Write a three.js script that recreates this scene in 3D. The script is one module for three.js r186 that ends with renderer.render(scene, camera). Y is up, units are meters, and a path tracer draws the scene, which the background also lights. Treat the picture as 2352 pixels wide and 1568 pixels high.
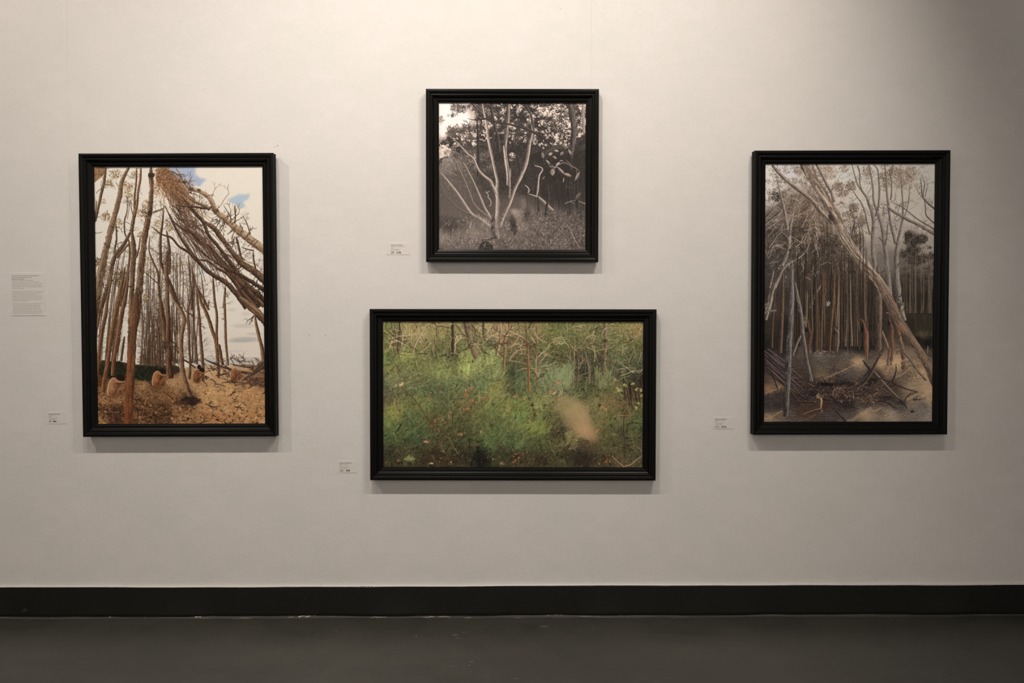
import * as THREE from 'three';
import { RoundedBoxGeometry } from 'three/addons/geometries/RoundedBoxGeometry.js';
import { mergeGeometries, toCreasedNormals } from 'three/addons/utils/BufferGeometryUtils.js';

// ------------------------------------------------------------------ camera, exposure, lights
const scene = new THREE.Scene();
scene.background = new THREE.Color(0x000000);
const IMG_W = 2352, IMG_H = 1568, FOCAL = 1650;
const CAM = { y: 1.342, z: 3.3, pitch: 1.3 * Math.PI / 180, roll: -0.0030 };
const camera = new THREE.PerspectiveCamera(2 * Math.atan(IMG_H / 2 / FOCAL) * 180 / Math.PI, IMG_W / IMG_H, 0.05, 60);
camera.position.set(0, CAM.y, CAM.z);
camera.rotation.set(-CAM.pitch, 0, CAM.roll, 'YXZ');
camera.updateMatrixWorld(true);
scene.add(camera);

const renderer = new THREE.WebGLRenderer({ antialias: true });
renderer.toneMapping = THREE.LinearToneMapping;
renderer.toneMappingExposure = 1.0;
renderer.shadowMap.enabled = true;
renderer.shadowMap.type = THREE.PCFSoftShadowMap;

// gallery track lamps: [x, y, z, aim x, aim y, candela, half angle (deg), penumbra, colour]
const CEIL = 4.42, LAMP_Y = 4.15, LAMP_Z = 2.0;
const LAMPS = [
  { x: -3.34, ax: -2, ay: 1.41, cd: 11.9, deg: 47.5, pen: 1.0, col: [1.0, 0.90, 0.80], say: 'black track spotlight, the one past the text panel end of the rail' },
  { x: -1.5, ax: -1.77, ay: 1.54, cd: 6.03, deg: 58, pen: 1.0, col: [1.0, 0.91, 0.81], say: 'black track spotlight above the beach forest photograph' },
  { x: -0.68, ax: -0.36, ay: 1.66, cd: 12.4, deg: 44.1, pen: 1.0, col: [1.0, 0.93, 0.85], say: 'black track spotlight with the whitest beam, above the wide photograph and the square one' },
  { x: 0.99, ax: 0.17, ay: 1.94, cd: 7.83, deg: 43, pen: 1.0, col: [1.0, 0.92, 0.83], say: 'black track spotlight just past the square monochrome photograph, aimed back at it' },
  { x: 1.52, ax: 0.39, ay: 1.79, cd: 9.5, deg: 38, pen: 1.0, col: [1.0, 0.89, 0.785], say: 'black track spotlight turned inward from the leaning trunk end of the rail' },
];
// a second rail behind the viewer lights the opposite wall; its bounce fills this side of the room
const FILL_Z = 4.3, FILL_CD = 21.5, FILL_COL = [1.0, 0.92, 0.85];

// ------------------------------------------------------------------ helpers
function rng(seed) { let a = seed >>> 0; return () => { a = (a + 0x6D2B79F5) | 0; let t = Math.imul(a ^ (a >>> 15), 1 | a); t = (t + Math.imul(t ^ (t >>> 7), 61 | t)) ^ t; return ((t ^ (t >>> 14)) >>> 0) / 4294967296; }; }
// photo pixel -> point on the plane z = const
function at(px, py, z = 0) {
  const d = new THREE.Vector3((px - IMG_W / 2) / FOCAL, -(py - IMG_H / 2) / FOCAL, -1).applyQuaternion(camera.quaternion);
  const t = (z - CAM.z) / d.z;
  return new THREE.Vector3(d.x * t, CAM.y + d.y * t, z);
}
function onFloor(px, py) {
  const d = new THREE.Vector3((px - IMG_W / 2) / FOCAL, -(py - IMG_H / 2) / FOCAL, -1).applyQuaternion(camera.quaternion);
  const t = -CAM.y / d.y;
  return new THREE.Vector3(d.x * t, 0, CAM.z + d.z * t);
}
const taken = new Map();
function numbered(n) { const k = taken.get(n) || 0; taken.set(n, k + 1); return k ? n + '_' + String(k).padStart(3, '0') : n; }
function mesh(name, geo, mat, parent) { const m = new THREE.Mesh(geo, mat); m.name = parent === scene ? numbered(name) : name; m.castShadow = m.receiveShadow = true; parent.add(m); return m; }
function thing(name, label, category, pos, group) {
  const g = new THREE.Group(); g.name = numbered(name); g.position.copy(pos); g.userData = { label, category }; if (group) g.userData.group = group; scene.add(g); return g;
}
function structure(o, label, category) { o.userData = { kind: 'structure', label, category }; return o; }
const lin = (r, g, b) => new THREE.Color().setRGB(r, g, b);
function boxAt(x0, x1, y0, y1, z0, z1) { const g = new THREE.BoxGeometry(x1 - x0, y1 - y0, z1 - z0); g.translate((x0 + x1) / 2, (y0 + y1) / 2, (z0 + z1) / 2); return g; }

// tileable value noise field, n x n, several octaves [cells, weight]
function noiseField(n, octs, seed) {
  const out = new Float32Array(n * n), R = rng(seed);
  for (const [cx, cy, w] of octs) {
    const g = new Float32Array(cx * cy); for (let i = 0; i < g.length; i++) g[i] = R() * 2 - 1;
    for (let y = 0; y < n; y++) {
      const fy = y / n * cy, y0 = Math.floor(fy), ty = fy - y0, sy = ty * ty * (3 - 2 * ty), ya = (y0 % cy) * cx, yb = ((y0 + 1) % cy) * cx;
      for (let x = 0; x < n; x++) {
        const fx = x / n * cx, x0 = Math.floor(fx), tx = fx - x0, sx = tx * tx * (3 - 2 * tx), xa = x0 % cx, xb = (x0 + 1) % cx;
        const a = g[ya + xa] * (1 - sx) + g[ya + xb] * sx, b = g[yb + xa] * (1 - sx) + g[yb + xb] * sx;
        out[y * n + x] += w * (a * (1 - sy) + b * sy);
      }
    }
  }
  return out;
}
function fieldTexture(field, n, fn, colour) {
  const d = new Uint8Array(n * n * 4);
  for (let i = 0; i < n * n; i++) { const c = fn(field[i], i); d[i * 4] = c[0]; d[i * 4 + 1] = c[1]; d[i * 4 + 2] = c[2]; d[i * 4 + 3] = 255; }
  const t = new THREE.DataTexture(d, n, n); t.wrapS = t.wrapT = THREE.RepeatWrapping; t.magFilter = THREE.LinearFilter; t.minFilter = THREE.LinearMipmapLinearFilter; t.generateMipmaps = true;
  if (colour) t.colorSpace = THREE.SRGBColorSpace; t.needsUpdate = true; return t;
}
// uv in metres on a face that looks along +z (x, y) or +y (x, z)
function metreUV(geo, a, b, tile) { const p = geo.attributes.position, uv = new Float32Array(p.count * 2), k = { x: 0, y: 1, z: 2 }; for (let i = 0; i < p.count; i++) { uv[2 * i] = p.array[3 * i + k[a]] / tile; uv[2 * i + 1] = p.array[3 * i + k[b]] / tile; } geo.setAttribute('uv', new THREE.BufferAttribute(uv, 2)); return geo; }

// ------------------------------------------------------------------ surface materials
const clamp8 = (v) => Math.max(0, Math.min(255, Math.round(v)));
const wallBump = fieldTexture(noiseField(1024, [[22, 30, .25], [70, 110, .35], [150, 220, .5], [300, 400, .45], [12, 200, .2]], 11), 1024, (v) => { const g = clamp8(128 + v * 90); return [g, g, g]; });
const wallTone = fieldTexture(noiseField(512, [[3, 4, .5], [9, 14, .5], [40, 60, .35], [160, 160, .4]], 12), 512, (v) => { const g = 246 + v * 4; return [clamp8(g), clamp8(g - v * 1.2), clamp8(g - 1)]; }, true);
const wallMat = new THREE.MeshStandardMaterial({ color: lin(.80, .775, .755), map: wallTone, bumpMap: wallBump, bumpScale: .0003, roughness: .62 });
const plainWallMat = new THREE.MeshStandardMaterial({ color: lin(.72, .70, .68), roughness: .8 });
const ceilingMat = new THREE.MeshStandardMaterial({ color: lin(.60, .585, .57), roughness: .9 });
const floorTone = fieldTexture(noiseField(1024, [[3, 3, .5], [7, 9, .5], [20, 26, .35], [70, 90, .3], [300, 300, .25]], 21), 1024, (v) => [clamp8(196 + v * 26), clamp8(194 + v * 24), clamp8(190 + v * 22)], true);
const floorBump = fieldTexture(noiseField(512, [[5, 9, .6], [40, 60, .5], [160, 160, .4]], 22), 512, (v) => { const g = clamp8(128 + v * 80); return [g, g, g]; });
const floorMat = new THREE.MeshStandardMaterial({ color: lin(.079, .079, .068), map: floorTone, bumpMap: floorBump, bumpScale: .0006, roughness: .42 });
const skirtingMat = new THREE.MeshPhysicalMaterial({ color: lin(.0125, .0132, .0114), bumpMap: floorBump, bumpScale: .0004, roughness: .42, specularIntensity: .45 });
const blackMetal = new THREE.MeshStandardMaterial({ color: lin(.02, .02, .02), roughness: .45 });
const frameMat = new THREE.MeshPhysicalMaterial({ color: lin(.005, .0046, .004), roughness: .32, specularIntensity: .26 });
const paperMat = new THREE.MeshStandardMaterial({ color: lin(.78, .76, .74), roughness: .7 });
const boardMat = new THREE.MeshStandardMaterial({ color: lin(.25, .18, .11), roughness: .8 });

// ------------------------------------------------------------------ the room
const X0 = -6.6, X1 = 6.9, Z1 = 6.4;
{
  const wall = structure(new THREE.Group(), 'white painted gallery wall carrying the framed photographs', 'wall');
  wall.name = 'wall_back'; scene.add(wall);
  mesh('wall_core', boxAt(X0, X1, 0, CEIL, -.14, -.0009), wallMat, wall);
  // painted sheets with hairline joints; two joints show in the photograph
  const j1 = at(171, 1100).x, j2 = at(1359, 660).x, w = j2 - j1, cuts = [X0, j1 - w, j1, j2, j2 + w, X1], g = .0002;
  for (let i = 0; i < cuts.length - 1; i++) mesh('wall_panel', metreUV(boxAt(cuts[i] + g, cuts[i + 1] - g, 0, CEIL, -.0009, 0), 'x', 'y', .62), wallMat, wall);
  const fl = structure(mesh('floor', metreUV(boxAt(X0 - .14, X1 + .14, -.12, 0, -.14, Z1 + .14), 'x', 'z', 1.7), floorMat, scene), 'dark grey green painted concrete floor', 'floor');
  structure(mesh('ceiling', boxAt(X0 - .14, X1 + .14, CEIL, CEIL + .12, -.14, Z1 + .14), ceilingMat, scene), 'grey gallery ceiling', 'ceiling');
  structure(mesh('wall_left', boxAt(X0 - .14, X0, 0, CEIL, -.14, Z1), plainWallMat, scene), 'plain side wall at the text panel end', 'wall');
  structure(mesh('wall_right', boxAt(X1, X1 + .14, 0, CEIL, -.14, Z1), plainWallMat, scene), 'plain side wall at the leaning trunk end', 'wall');
  structure(mesh('wall_front', boxAt(X0 - .14, X1 + .14, 0, CEIL, Z1, Z1 + .14), plainWallMat, scene), 'plain wall facing the photographs', 'wall');

  // skirting: slightly wavy dark strip, its upper edge caught by the white wall paint
  const top = .1405, depth = .013, bb = structure(new THREE.Group(), 'black painted skirting strip along the foot of the white wall', 'baseboard');
  bb.name = 'baseboard_back'; scene.add(bb);
  const R = rng(5), nseg = 220, prof = [[0, .0], [depth - .004, .0], [depth - .0035, .004], [depth - .001, .010], [depth, .018], [depth, top - .002], [depth - .0015, top], [0, top]];
  const pos = [], idx = [], wav = (x) => .0016 * Math.sin(x * 2.1 + .6) + .0010 * Math.sin(x * 5.3) + .0006 * Math.sin(x * 13.7 + 2);
  for (let i = 0; i <= nseg; i++) { const x = X0 + (X1 - X0) * i / nseg; prof.forEach(([z, y], k) => pos.push(x, y + (k >= 5 ? wav(x) * .7 : 0), z + (k > 0 && k < 4 ? Math.abs(wav(x * 1.7 + 3)) * 1.1 : 0))); }
  const np = prof.length;
  for (let i = 0; i < nseg; i++) for (let k = 0; k < np - 1; k++) { const a = i * np + k, b = a + 1, c = a + np, d = c + 1; idx.push(a, b, d, a, d, c); }
  let sg = new THREE.BufferGeometry(); sg.setAttribute('position', new THREE.Float32BufferAttribute(pos, 3)); sg.setIndex(idx); sg = toCreasedNormals(sg, .5); metreUV(sg, 'x', 'y', .5);
  mesh('skirting_strip', sg, skirtingMat, bb);
  // ragged brim of white wall paint lying on the skirting's top edge
  const lp = [], li = []; const N = 1300; let off = 0;
  for (let i = 0; i <= N; i++) { const x = -3 + 6 * i / N; off = off * .9 + (R() - .5) * .0007; const y = top + wav(x) * .7; lp.push(x, y + .0016, .0004, x, y + .0008, depth - .003 + off * .8, x, y - .0012 - Math.max(0, off) * 1.2, depth + .0003); }
  for (let i = 0; i < N; i++) for (let k = 0; k < 2; k++) { const a = i * 3 + k; li.push(a, a + 1, a + 4, a, a + 4, a + 3); }
  let lg = new THREE.BufferGeometry(); lg.setAttribute('position', new THREE.Float32BufferAttribute(lp, 3)); lg.setIndex(li); lg.computeVertexNormals();
  mesh('paint_edge', lg, new THREE.MeshStandardMaterial({ color: lin(.62, .60, .57), roughness: .6, side: THREE.DoubleSide }), bb);
  // screw heads and a curled scrap of tape
  for (const [px, py, r] of [[345, 1376.5, .0052], [700.5, 1376, .0066]]) {
    const p = at(px, py, depth), g = new THREE.SphereGeometry(r, 20, 10, 0, Math.PI * 2, 0, 1.1); g.rotateX(Math.PI / 2); g.scale(1, 1, .75); g.translate(p.x, p.y, depth - r * .36);
    mesh('screw_head', g, skirtingMat, bb);
  }
  const ct = [[48, 1406, .002], [58, 1394, .013], [67, 1402, .002], [60, 1404, .004]].map(([a, b, z]) => at(a, b, depth + z)), tg = new THREE.BufferGeometry();
  tg.setAttribute('position', new THREE.Float32BufferAttribute([ct[0], ct[3], ct[1], ct[1], ct[3], ct[2]].flatMap((p) => [p.x, p.y, p.z]), 3)); tg.computeVertexNormals();
  const scrap = mesh('tape_scrap', tg, new THREE.MeshStandardMaterial({ color: lin(.05, .05, .046), roughness: .5, side: THREE.DoubleSide }), bb); scrap.userData.label = 'small curled scrap of dark tape';

  // pooled floor paint at the foot of the skirting (glossy lip) and pale chips in it
  const lip = [], lipI = [], M = 500;
  for (let i = 0; i <= M; i++) {
    const x = -3 + 6 * i / M, zz = depth + .004 + Math.abs(wav(x * 1.7 + 3)) * 2.2, h = .0042 + wav(x * 2.3) * .9, w2 = .013 + wav(x * 3.1 + 1) * 2.4;
    [[0, h], [w2 * .25, h * .96], [w2 * .5, h * .62], [w2 * .75, h * .25], [w2, .0001]].forEach(([dz, y]) => lip.push(x, Math.max(.0001, y), zz - .002 + dz));
  }
  for (let i = 0; i < M; i++) for (let k = 0; k < 4; k++) { const a = i * 5 + k; lipI.push(a, a + 1, a + 6, a, a + 6, a + 5); }
  const lgg = new THREE.BufferGeometry(); lgg.setAttribute('position', new THREE.Float32BufferAttribute(lip, 3)); lgg.setIndex(lipI); lgg.computeVertexNormals(); metreUV(lgg, 'x', 'z', 1.7);
  mesh('paint_lip', lgg, new THREE.MeshStandardMaterial({ color: lin(.062, .060, .052), roughness: .22 }), fl);
  const chip = new THREE.MeshStandardMaterial({ color: lin(.50, .46, .41), roughness: .5, side: THREE.DoubleSide }), dull = new THREE.MeshStandardMaterial({ color: lin(.22, .20, .17), roughness: .6, side: THREE.DoubleSide });
  // [px, py, length px, height px, pale]
  const marks = [[253, 1418, 5, 1.6, 1], [120, 1419, 3, 1.2, 0], [333, 1418.6, 5, 1.2, 0], [455, 1418, 16, 2.6, 1], [482, 1416.6, 34, 1.2, 1], [530, 1416, 60, 1, 0], [566, 1419.5, 30, 1, 0], [545, 1420.5, 34, .9, 0], [430, 1415.3, 44, .9, 0], [470, 1420, 22, 1, 0], [700, 1417.5, 30, 3, 1], [668, 1418.8, 14, 1, 0], [722, 1416.5, 10, 1.2, 1], [870, 1417.6, 40, 2, 0], [835, 1416, 22, 1, 0], [985, 1417.6, 30, 2.2, 0], [1020, 1417, 34, 2.2, 0], [1075, 1419, 18, 1.6, 0], [1190, 1418.5, 24, 1.4, 0], [1345, 1413.4, 190, 1.1, 1], [1390, 1417.8, 120, .8, 0], [1300, 1418, 60, .8, 0], [1460, 1419, 10, .8, 0], [1560, 1418, 40, .8, 0], [1735, 1411, 4, 1, 0], [1765, 1411, 14, 1, 0],
    [1250, 1438.5, 18, 1.4, 0], [1333, 1445, 5, .9, 0], [1361, 1444.6, 8, .9, 0], [1436, 1451, 5, .8, 0], [956, 1462, 3, 6, 0], [980, 1455.5, 2, 1, 0], [1046, 1457.6, 12, 2, 0], [1066, 1452, 14, 1, 0], [1052, 1465, 10, 1.4, 0], [1037, 1529, 16, 1.1, 0], [1083, 1520, 12, 2.2, 0], [1078, 1528.5, 3, 1.4, 1], [1080, 1543, 2, 1, 1], [1186, 1558, 14, 1.6, 0], [138, 1477.5, 2.4, 1.2, 1], [193, 1445.3, 2, 1, 0], [484, 1481.6, 2.4, 1.2, 1], [728, 1457.5, 8, 1.6, 0], [722, 1460, 5, 1, 0], [772, 1449.3, 8, .9, 0], [624, 1481, 1.8, 1, 0], [624, 1463, 4, .7, 0], [465, 1518, 3, .8, 0], [327, 1527, 5, .9, 0], [75, 1448, 22, .9, 0], [1505, 1547.5, 2, 1, 0], [1580, 1543.5, 2, 1, 0], [2195, 1469, 10, .7, 0], [2180, 1416.3, 14, .8, 0], [295, 1540, 8, .6, 0]];
  for (const [px, py, len, hgt, pale] of marks) {
    const n = Math.max(5, Math.round(len / 3)), up = [], dn = []; let j = 0;
    for (let i = 0; i <= n; i++) { const f = i / n, e = Math.sin(Math.PI * Math.min(1, Math.max(.02, f))) ** .5; j = j * .5 + (R() - .5) * hgt * .5; const x = px - len / 2 + len * f, slope = (f - .5) * len * .06 * (R() - .5); up.push(onFloor(x, py + j + slope - hgt * .5 * e * (.4 + R() * .6))); dn.push(onFloor(x, py + j + slope + hgt * .5 * e * (.4 + R() * .6))); }
    const v = [], lift = (p) => {   // lie on the pooled lip where it runs, else on the floor
      const zz = depth + .002 + Math.abs(wav(p.x * 1.7 + 3)) * 2.2, h = .0042 + wav(p.x * 2.3) * .9, w2 = .013 + wav(p.x * 3.1 + 1) * 2.4, f = (p.z - zz) / w2, z = Math.max(p.z, zz + .001), k = Math.max(0, Math.min(1, f));
      return new THREE.Vector3(p.x, (f < 1 ? h * Math.max(0, k < .25 ? 1 - .16 * k : .96 - (k - .25) * 1.36 + (k > .75 ? (k - .75) * .4 : 0)) : 0) + .0005, z);
    };
    for (let i = 0; i < n; i++) for (const p of [up[i], dn[i], dn[i + 1], up[i], dn[i + 1], up[i + 1]]) { const q = lift(p); v.push(q.x, q.y, q.z); }
    const g = new THREE.BufferGeometry(); g.setAttribute('position', new THREE.Float32BufferAttribute(v, 3)); g.computeVertexNormals();
    mesh('paint_chip', g, pale ? chip : dull, fl);
  }
  // old fixing holes and specks in the wall paint
  const speck = new THREE.MeshStandardMaterial({ color: lin(.20, .18, .16), roughness: .8 }), filler = new THREE.MeshStandardMaterial({ color: lin(.70, .68, .66), roughness: .5 });
  for (const [px, py, r, dark] of [[470.5, 203, 2.2, 0], [637.5, 334.5, 1.3, 1], [631, 337, .9, 1], [710, 769, 1.1, 1], [748, 770, 1.1, 1], [163, 485, 1, 0], [1079, 626, 1, 1], [640, 530, .8, 0], [737, 1341, .9, 1], [2308, 1302, 2, 0], [1287, 20, .9, 1], [966, 213, 1.6, 0], [1381, 220, 1.6, 0], [655, 959, 1, 0], [834, 772, .8, 1], [1512, 1053, .8, 1], [1500, 1055, .7, 1], [204, 1348, 3, 1], [466, 1325, .6, 1], [2130, 632, .7, 0]]) {
    const p = at(px, py, 0), g = new THREE.SphereGeometry(r * .002, 12, 8); g.scale(1, .8, .25); g.translate(p.x, p.y, 0);
    const m = mesh(dark ? 'fixing_hole' : 'filler_dab', g, dark ? speck : filler, wall); m.rotation.z = 0;
  }
}

// ------------------------------------------------------------------ track rail and spotlights (above the frame)
function lightingTrack(x, z, length, label) {
  const rail = thing('track_rail', label, 'lighting track', new THREE.Vector3(x, CEIL, z));
  mesh('rail_channel', new RoundedBoxGeometry(length, .032, .036, 2, .004).translate(0, -.016, 0), blackMetal, rail);
  for (const sx of [-1, 1]) mesh('end_cap', new RoundedBoxGeometry(.02, .036, .040, 2, .004).translate(sx * (length / 2 + .005), -.018, 0), blackMetal, rail);
}
function trackSpotlight(lampPos, aim, railZ, L, group) {
  const dir = aim.clone().sub(lampPos).normalize();
  const t = thing('track_spotlight', L.say, 'spotlight', new THREE.Vector3(lampPos.x, CEIL - .032, railZ), group);
  mesh('adapter', new RoundedBoxGeometry(.10, .022, .034, 2, .004).translate(0, -.011, 0), blackMetal, t);
  mesh('stem', new THREE.CylinderGeometry(.008, .008, .16, 14).translate(0, -.10, 0), blackMetal, t);
  // can: lathed open cylinder whose mouth sits at the lamp position
  const prof = [[.0, -.135], [.030, -.133], [.044, -.120], [.050, -.09], [.055, -.02], [.058, .0], [.054, .0], [.050, -.02], [.046, -.022]].map(([r, y]) => new THREE.Vector2(r, y));
  const q = new THREE.Quaternion().setFromUnitVectors(new THREE.Vector3(0, 1, 0), dir), local = lampPos.clone().sub(t.position);
  const can = mesh('lamp_can', new THREE.LatheGeometry(prof, 36), blackMetal, t); can.quaternion.copy(q); can.position.copy(local);
  const glow = new THREE.MeshStandardMaterial({ color: 0x111111, emissive: new THREE.Color().setRGB(...L.col), emissiveIntensity: 5 });
  const lens = mesh('lens', new THREE.CircleGeometry(.046, 32).rotateX(-Math.PI / 2).translate(0, -.021, 0), glow, t); lens.quaternion.copy(q); lens.position.copy(local); lens.userData.label = 'glowing round lens';
  const s = new THREE.SpotLight(new THREE.Color().setRGB(...L.col), L.cd, 0, L.deg * Math.PI / 180, L.pen, 2);
  s.name = 'beam'; s.castShadow = true; s.shadow.radius = 2.2; s.shadow.mapSize.set(2048, 2048); s.shadow.bias = -.0004;
  s.position.copy(local).addScaledVector(dir, .004); s.target.name = 'aim'; s.target.position.copy(aim).sub(t.position); t.add(s); t.add(s.target);
}
lightingTrack(-.9, LAMP_Z + .04, 5.8, 'black lighting track under the ceiling before the photographs');
for (const L of LAMPS) trackSpotlight(new THREE.Vector3(L.x, LAMP_Y, LAMP_Z), new THREE.Vector3(L.ax, L.ay, 0), LAMP_Z + .04, L, 'spotlights before the photographs');
lightingTrack(0, FILL_Z - .04, 9.4, 'black lighting track under the ceiling before the opposite plain wall');
for (let i = 0; i < 6; i++) { const x = -4.25 + i * 1.7; trackSpotlight(new THREE.Vector3(x, LAMP_Y, FILL_Z), new THREE.Vector3(x, 1.4, Z1), FILL_Z - .04, { cd: FILL_CD, deg: 58, pen: 1, col: FILL_COL, say: 'black track spotlight turned to the opposite plain wall' }, 'spotlights before the opposite wall'); }

// ------------------------------------------------------------------ picture frames
// moulding profile, millimetres: s inward from the outer edge, z measured back from the front
const FACE = [[.4, -3.2], [1.6, -1.0], [4, -.1], [8, .0], [13, -.3], [17.5, -1.6], [20, -3.6], [20.6, -5.6], [22, -6.0], [23, -4.9], [25.5, -4.2], [28.5, -4.8], [30.5, -6.6], [31.2, -9.2], [33, -12.4], [37, -15.2], [41, -16.6], [43.4, -17.2], [43.8, -15.9], [46, -15.2], [48.6, -16.1], [49.8, -18.0], [52, -18.9], [55, -19.4], [56.6, -20.4], [57, -21.8]];
function railGeometry(length, W, profile) {
  const n = profile.length, pos = [], idx = [];
  for (const e of [-1, 1]) for (const [s, z] of profile) pos.push(e * (length / 2 - s * W), -s * W, z);
  for (let k = 0; k < n; k++) { const a = k, b = (k + 1) % n; idx.push(a, a + n, b + n, a, b + n, b); }
  const caps = THREE.ShapeUtils.triangulateShape(profile.map(([s, z]) => new THREE.Vector2(s * W, z)), []);
  for (const [a, b, c] of caps) { idx.push(a, b, c); idx.push(a + n, c + n, b + n); }
  let g = new THREE.BufferGeometry(); g.setAttribute('position', new THREE.Float32BufferAttribute(pos, 3)); g.setIndex(idx);
  g = toCreasedNormals(g, .62); return g;
}
function framedPhotograph(o) {
  const { corners, sight, depth: d, thick: t, label, paint } = o, zb = d - t, zf = d;
  const cx = (corners[0][0] + corners[1][0]) / 2 - IMG_W / 2, hor = 746;
  const xz = (px) => ((px - IMG_W / 2) * cx > 0 && Math.abs(px - IMG_W / 2) < Math.abs(cx) ? zb : zf);
  const cy0 = corners[0][1], cy1 = corners[2][1], topZ = cy0 > hor ? zb : zf, botZ = cy1 < hor ? zb : zf;
  const P = corners.map(([x, y], i) => { const zx = xz(x), zy = i < 2 ? topZ : botZ; return new THREE.Vector3(at(x, y, zx).x, at(x, y, zy).y, 0); });   // TL TR BR BL
  const c = P.reduce((s, p) => s.clone().add(p), new THREE.Vector3()).multiplyScalar(.25);
  const W = (P[0].distanceTo(P[1]) + P[3].distanceTo(P[2])) / 2, H = (P[0].distanceTo(P[3]) + P[1].distanceTo(P[2])) / 2;
  const tilt = ((Math.atan2(P[1].y - P[0].y, P[1].x - P[0].x) + Math.atan2(P[2].y - P[3].y, P[2].x - P[3].x)) / 2 + (Math.atan2(P[3].x - P[0].x, P[0].y - P[3].y) + Math.atan2(P[2].x - P[1].x, P[1].y - P[2].y)) / 2) / 2;
  const g = thing('framed_photograph', label, 'framed photograph', new THREE.Vector3(c.x, c.y, 0)); g.rotation.z = tilt;
  const zp = zf - .0262, side = t > .03
    ? [[0, -t], [0, -t * .66], [.0014, -t * .60], [.0030, -t * .52], [.0034, -t * .40], [.0022, -t * .30], [.0004, -t * .24], [0, -t * .18]]
    : [[0, -t], [0, -t * .62], [.0018, -t * .60], [.0018, -t * .40], [.0004, -t * .36], [0, -t * .28]];
  const profile = [...side.map(([s, z]) => [s, zf + z]), ...FACE.map(([s, z]) => [s / 1000, zf + z / 1000]), [.057, zp + .0006], [.050, zp + .0006], [.050, Math.min(zb, zp - .004)], [.030, zb]];
  for (const [name, len, off, rot] of [['frame_rail', W, H / 2, 0], ['frame_rail', W, H / 2, Math.PI], ['frame_rail', H, W / 2, Math.PI / 2], ['frame_rail', H, W / 2, -Math.PI / 2]]) {
    const geo = railGeometry(len, 1, profile); geo.translate(0, off, 0); geo.rotateZ(rot); mesh(name, geo, frameMat, g);
  }
  // print: a thin sheet behind the lip; the picture is painted over the sheet's whole face
  const pw = W - .102, ph = H - .102, pt = .0012, sheet = new THREE.BoxGeometry(pw, ph, pt).translate(0, 0, zp - pt / 2);
  const map = paint(pw / (W - .114), ph / (H - .114));
  const face = new THREE.MeshPhysicalMaterial({ map, roughness: .5, specularIntensity: .35 });
  const m = new THREE.Mesh(sheet, [paperMat, paperMat, paperMat, paperMat, face, paperMat]); m.name = 'photo_print'; m.userData.label = o.printLabel; m.castShadow = m.receiveShadow = true; g.add(m);
  mesh('backing_board', boxAt(-pw / 2, pw / 2, -ph / 2, ph / 2, zp - .0052, zp - pt), boardMat, g);
  for (const sx of [-1, 1]) mesh('hanging_batten', boxAt(sx * (W / 2 - .16) - .03, sx * (W / 2 - .16) + .03, H / 2 - .14, H / 2 - .09, 0, zp - .0052), boardMat, g);
  return g;
}
const SIGHT = {
  beach: [[210, 381], [606, 380], [610.7, 976.7], [221.8, 976.7]],
  mono: [[1006.3, 233.5], [1348.1, 232.7], [1347.2, 572.2], [1005.7, 573]],
  bush: [[876.3, 737.9], [1479.5, 738.7], [1477.3, 1076.6], [879.1, 1076]],
  trunk: [[1755.3, 373.7], [2153.1, 373.7], [2144.9, 972], [1753, 973.2]],
};

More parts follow.
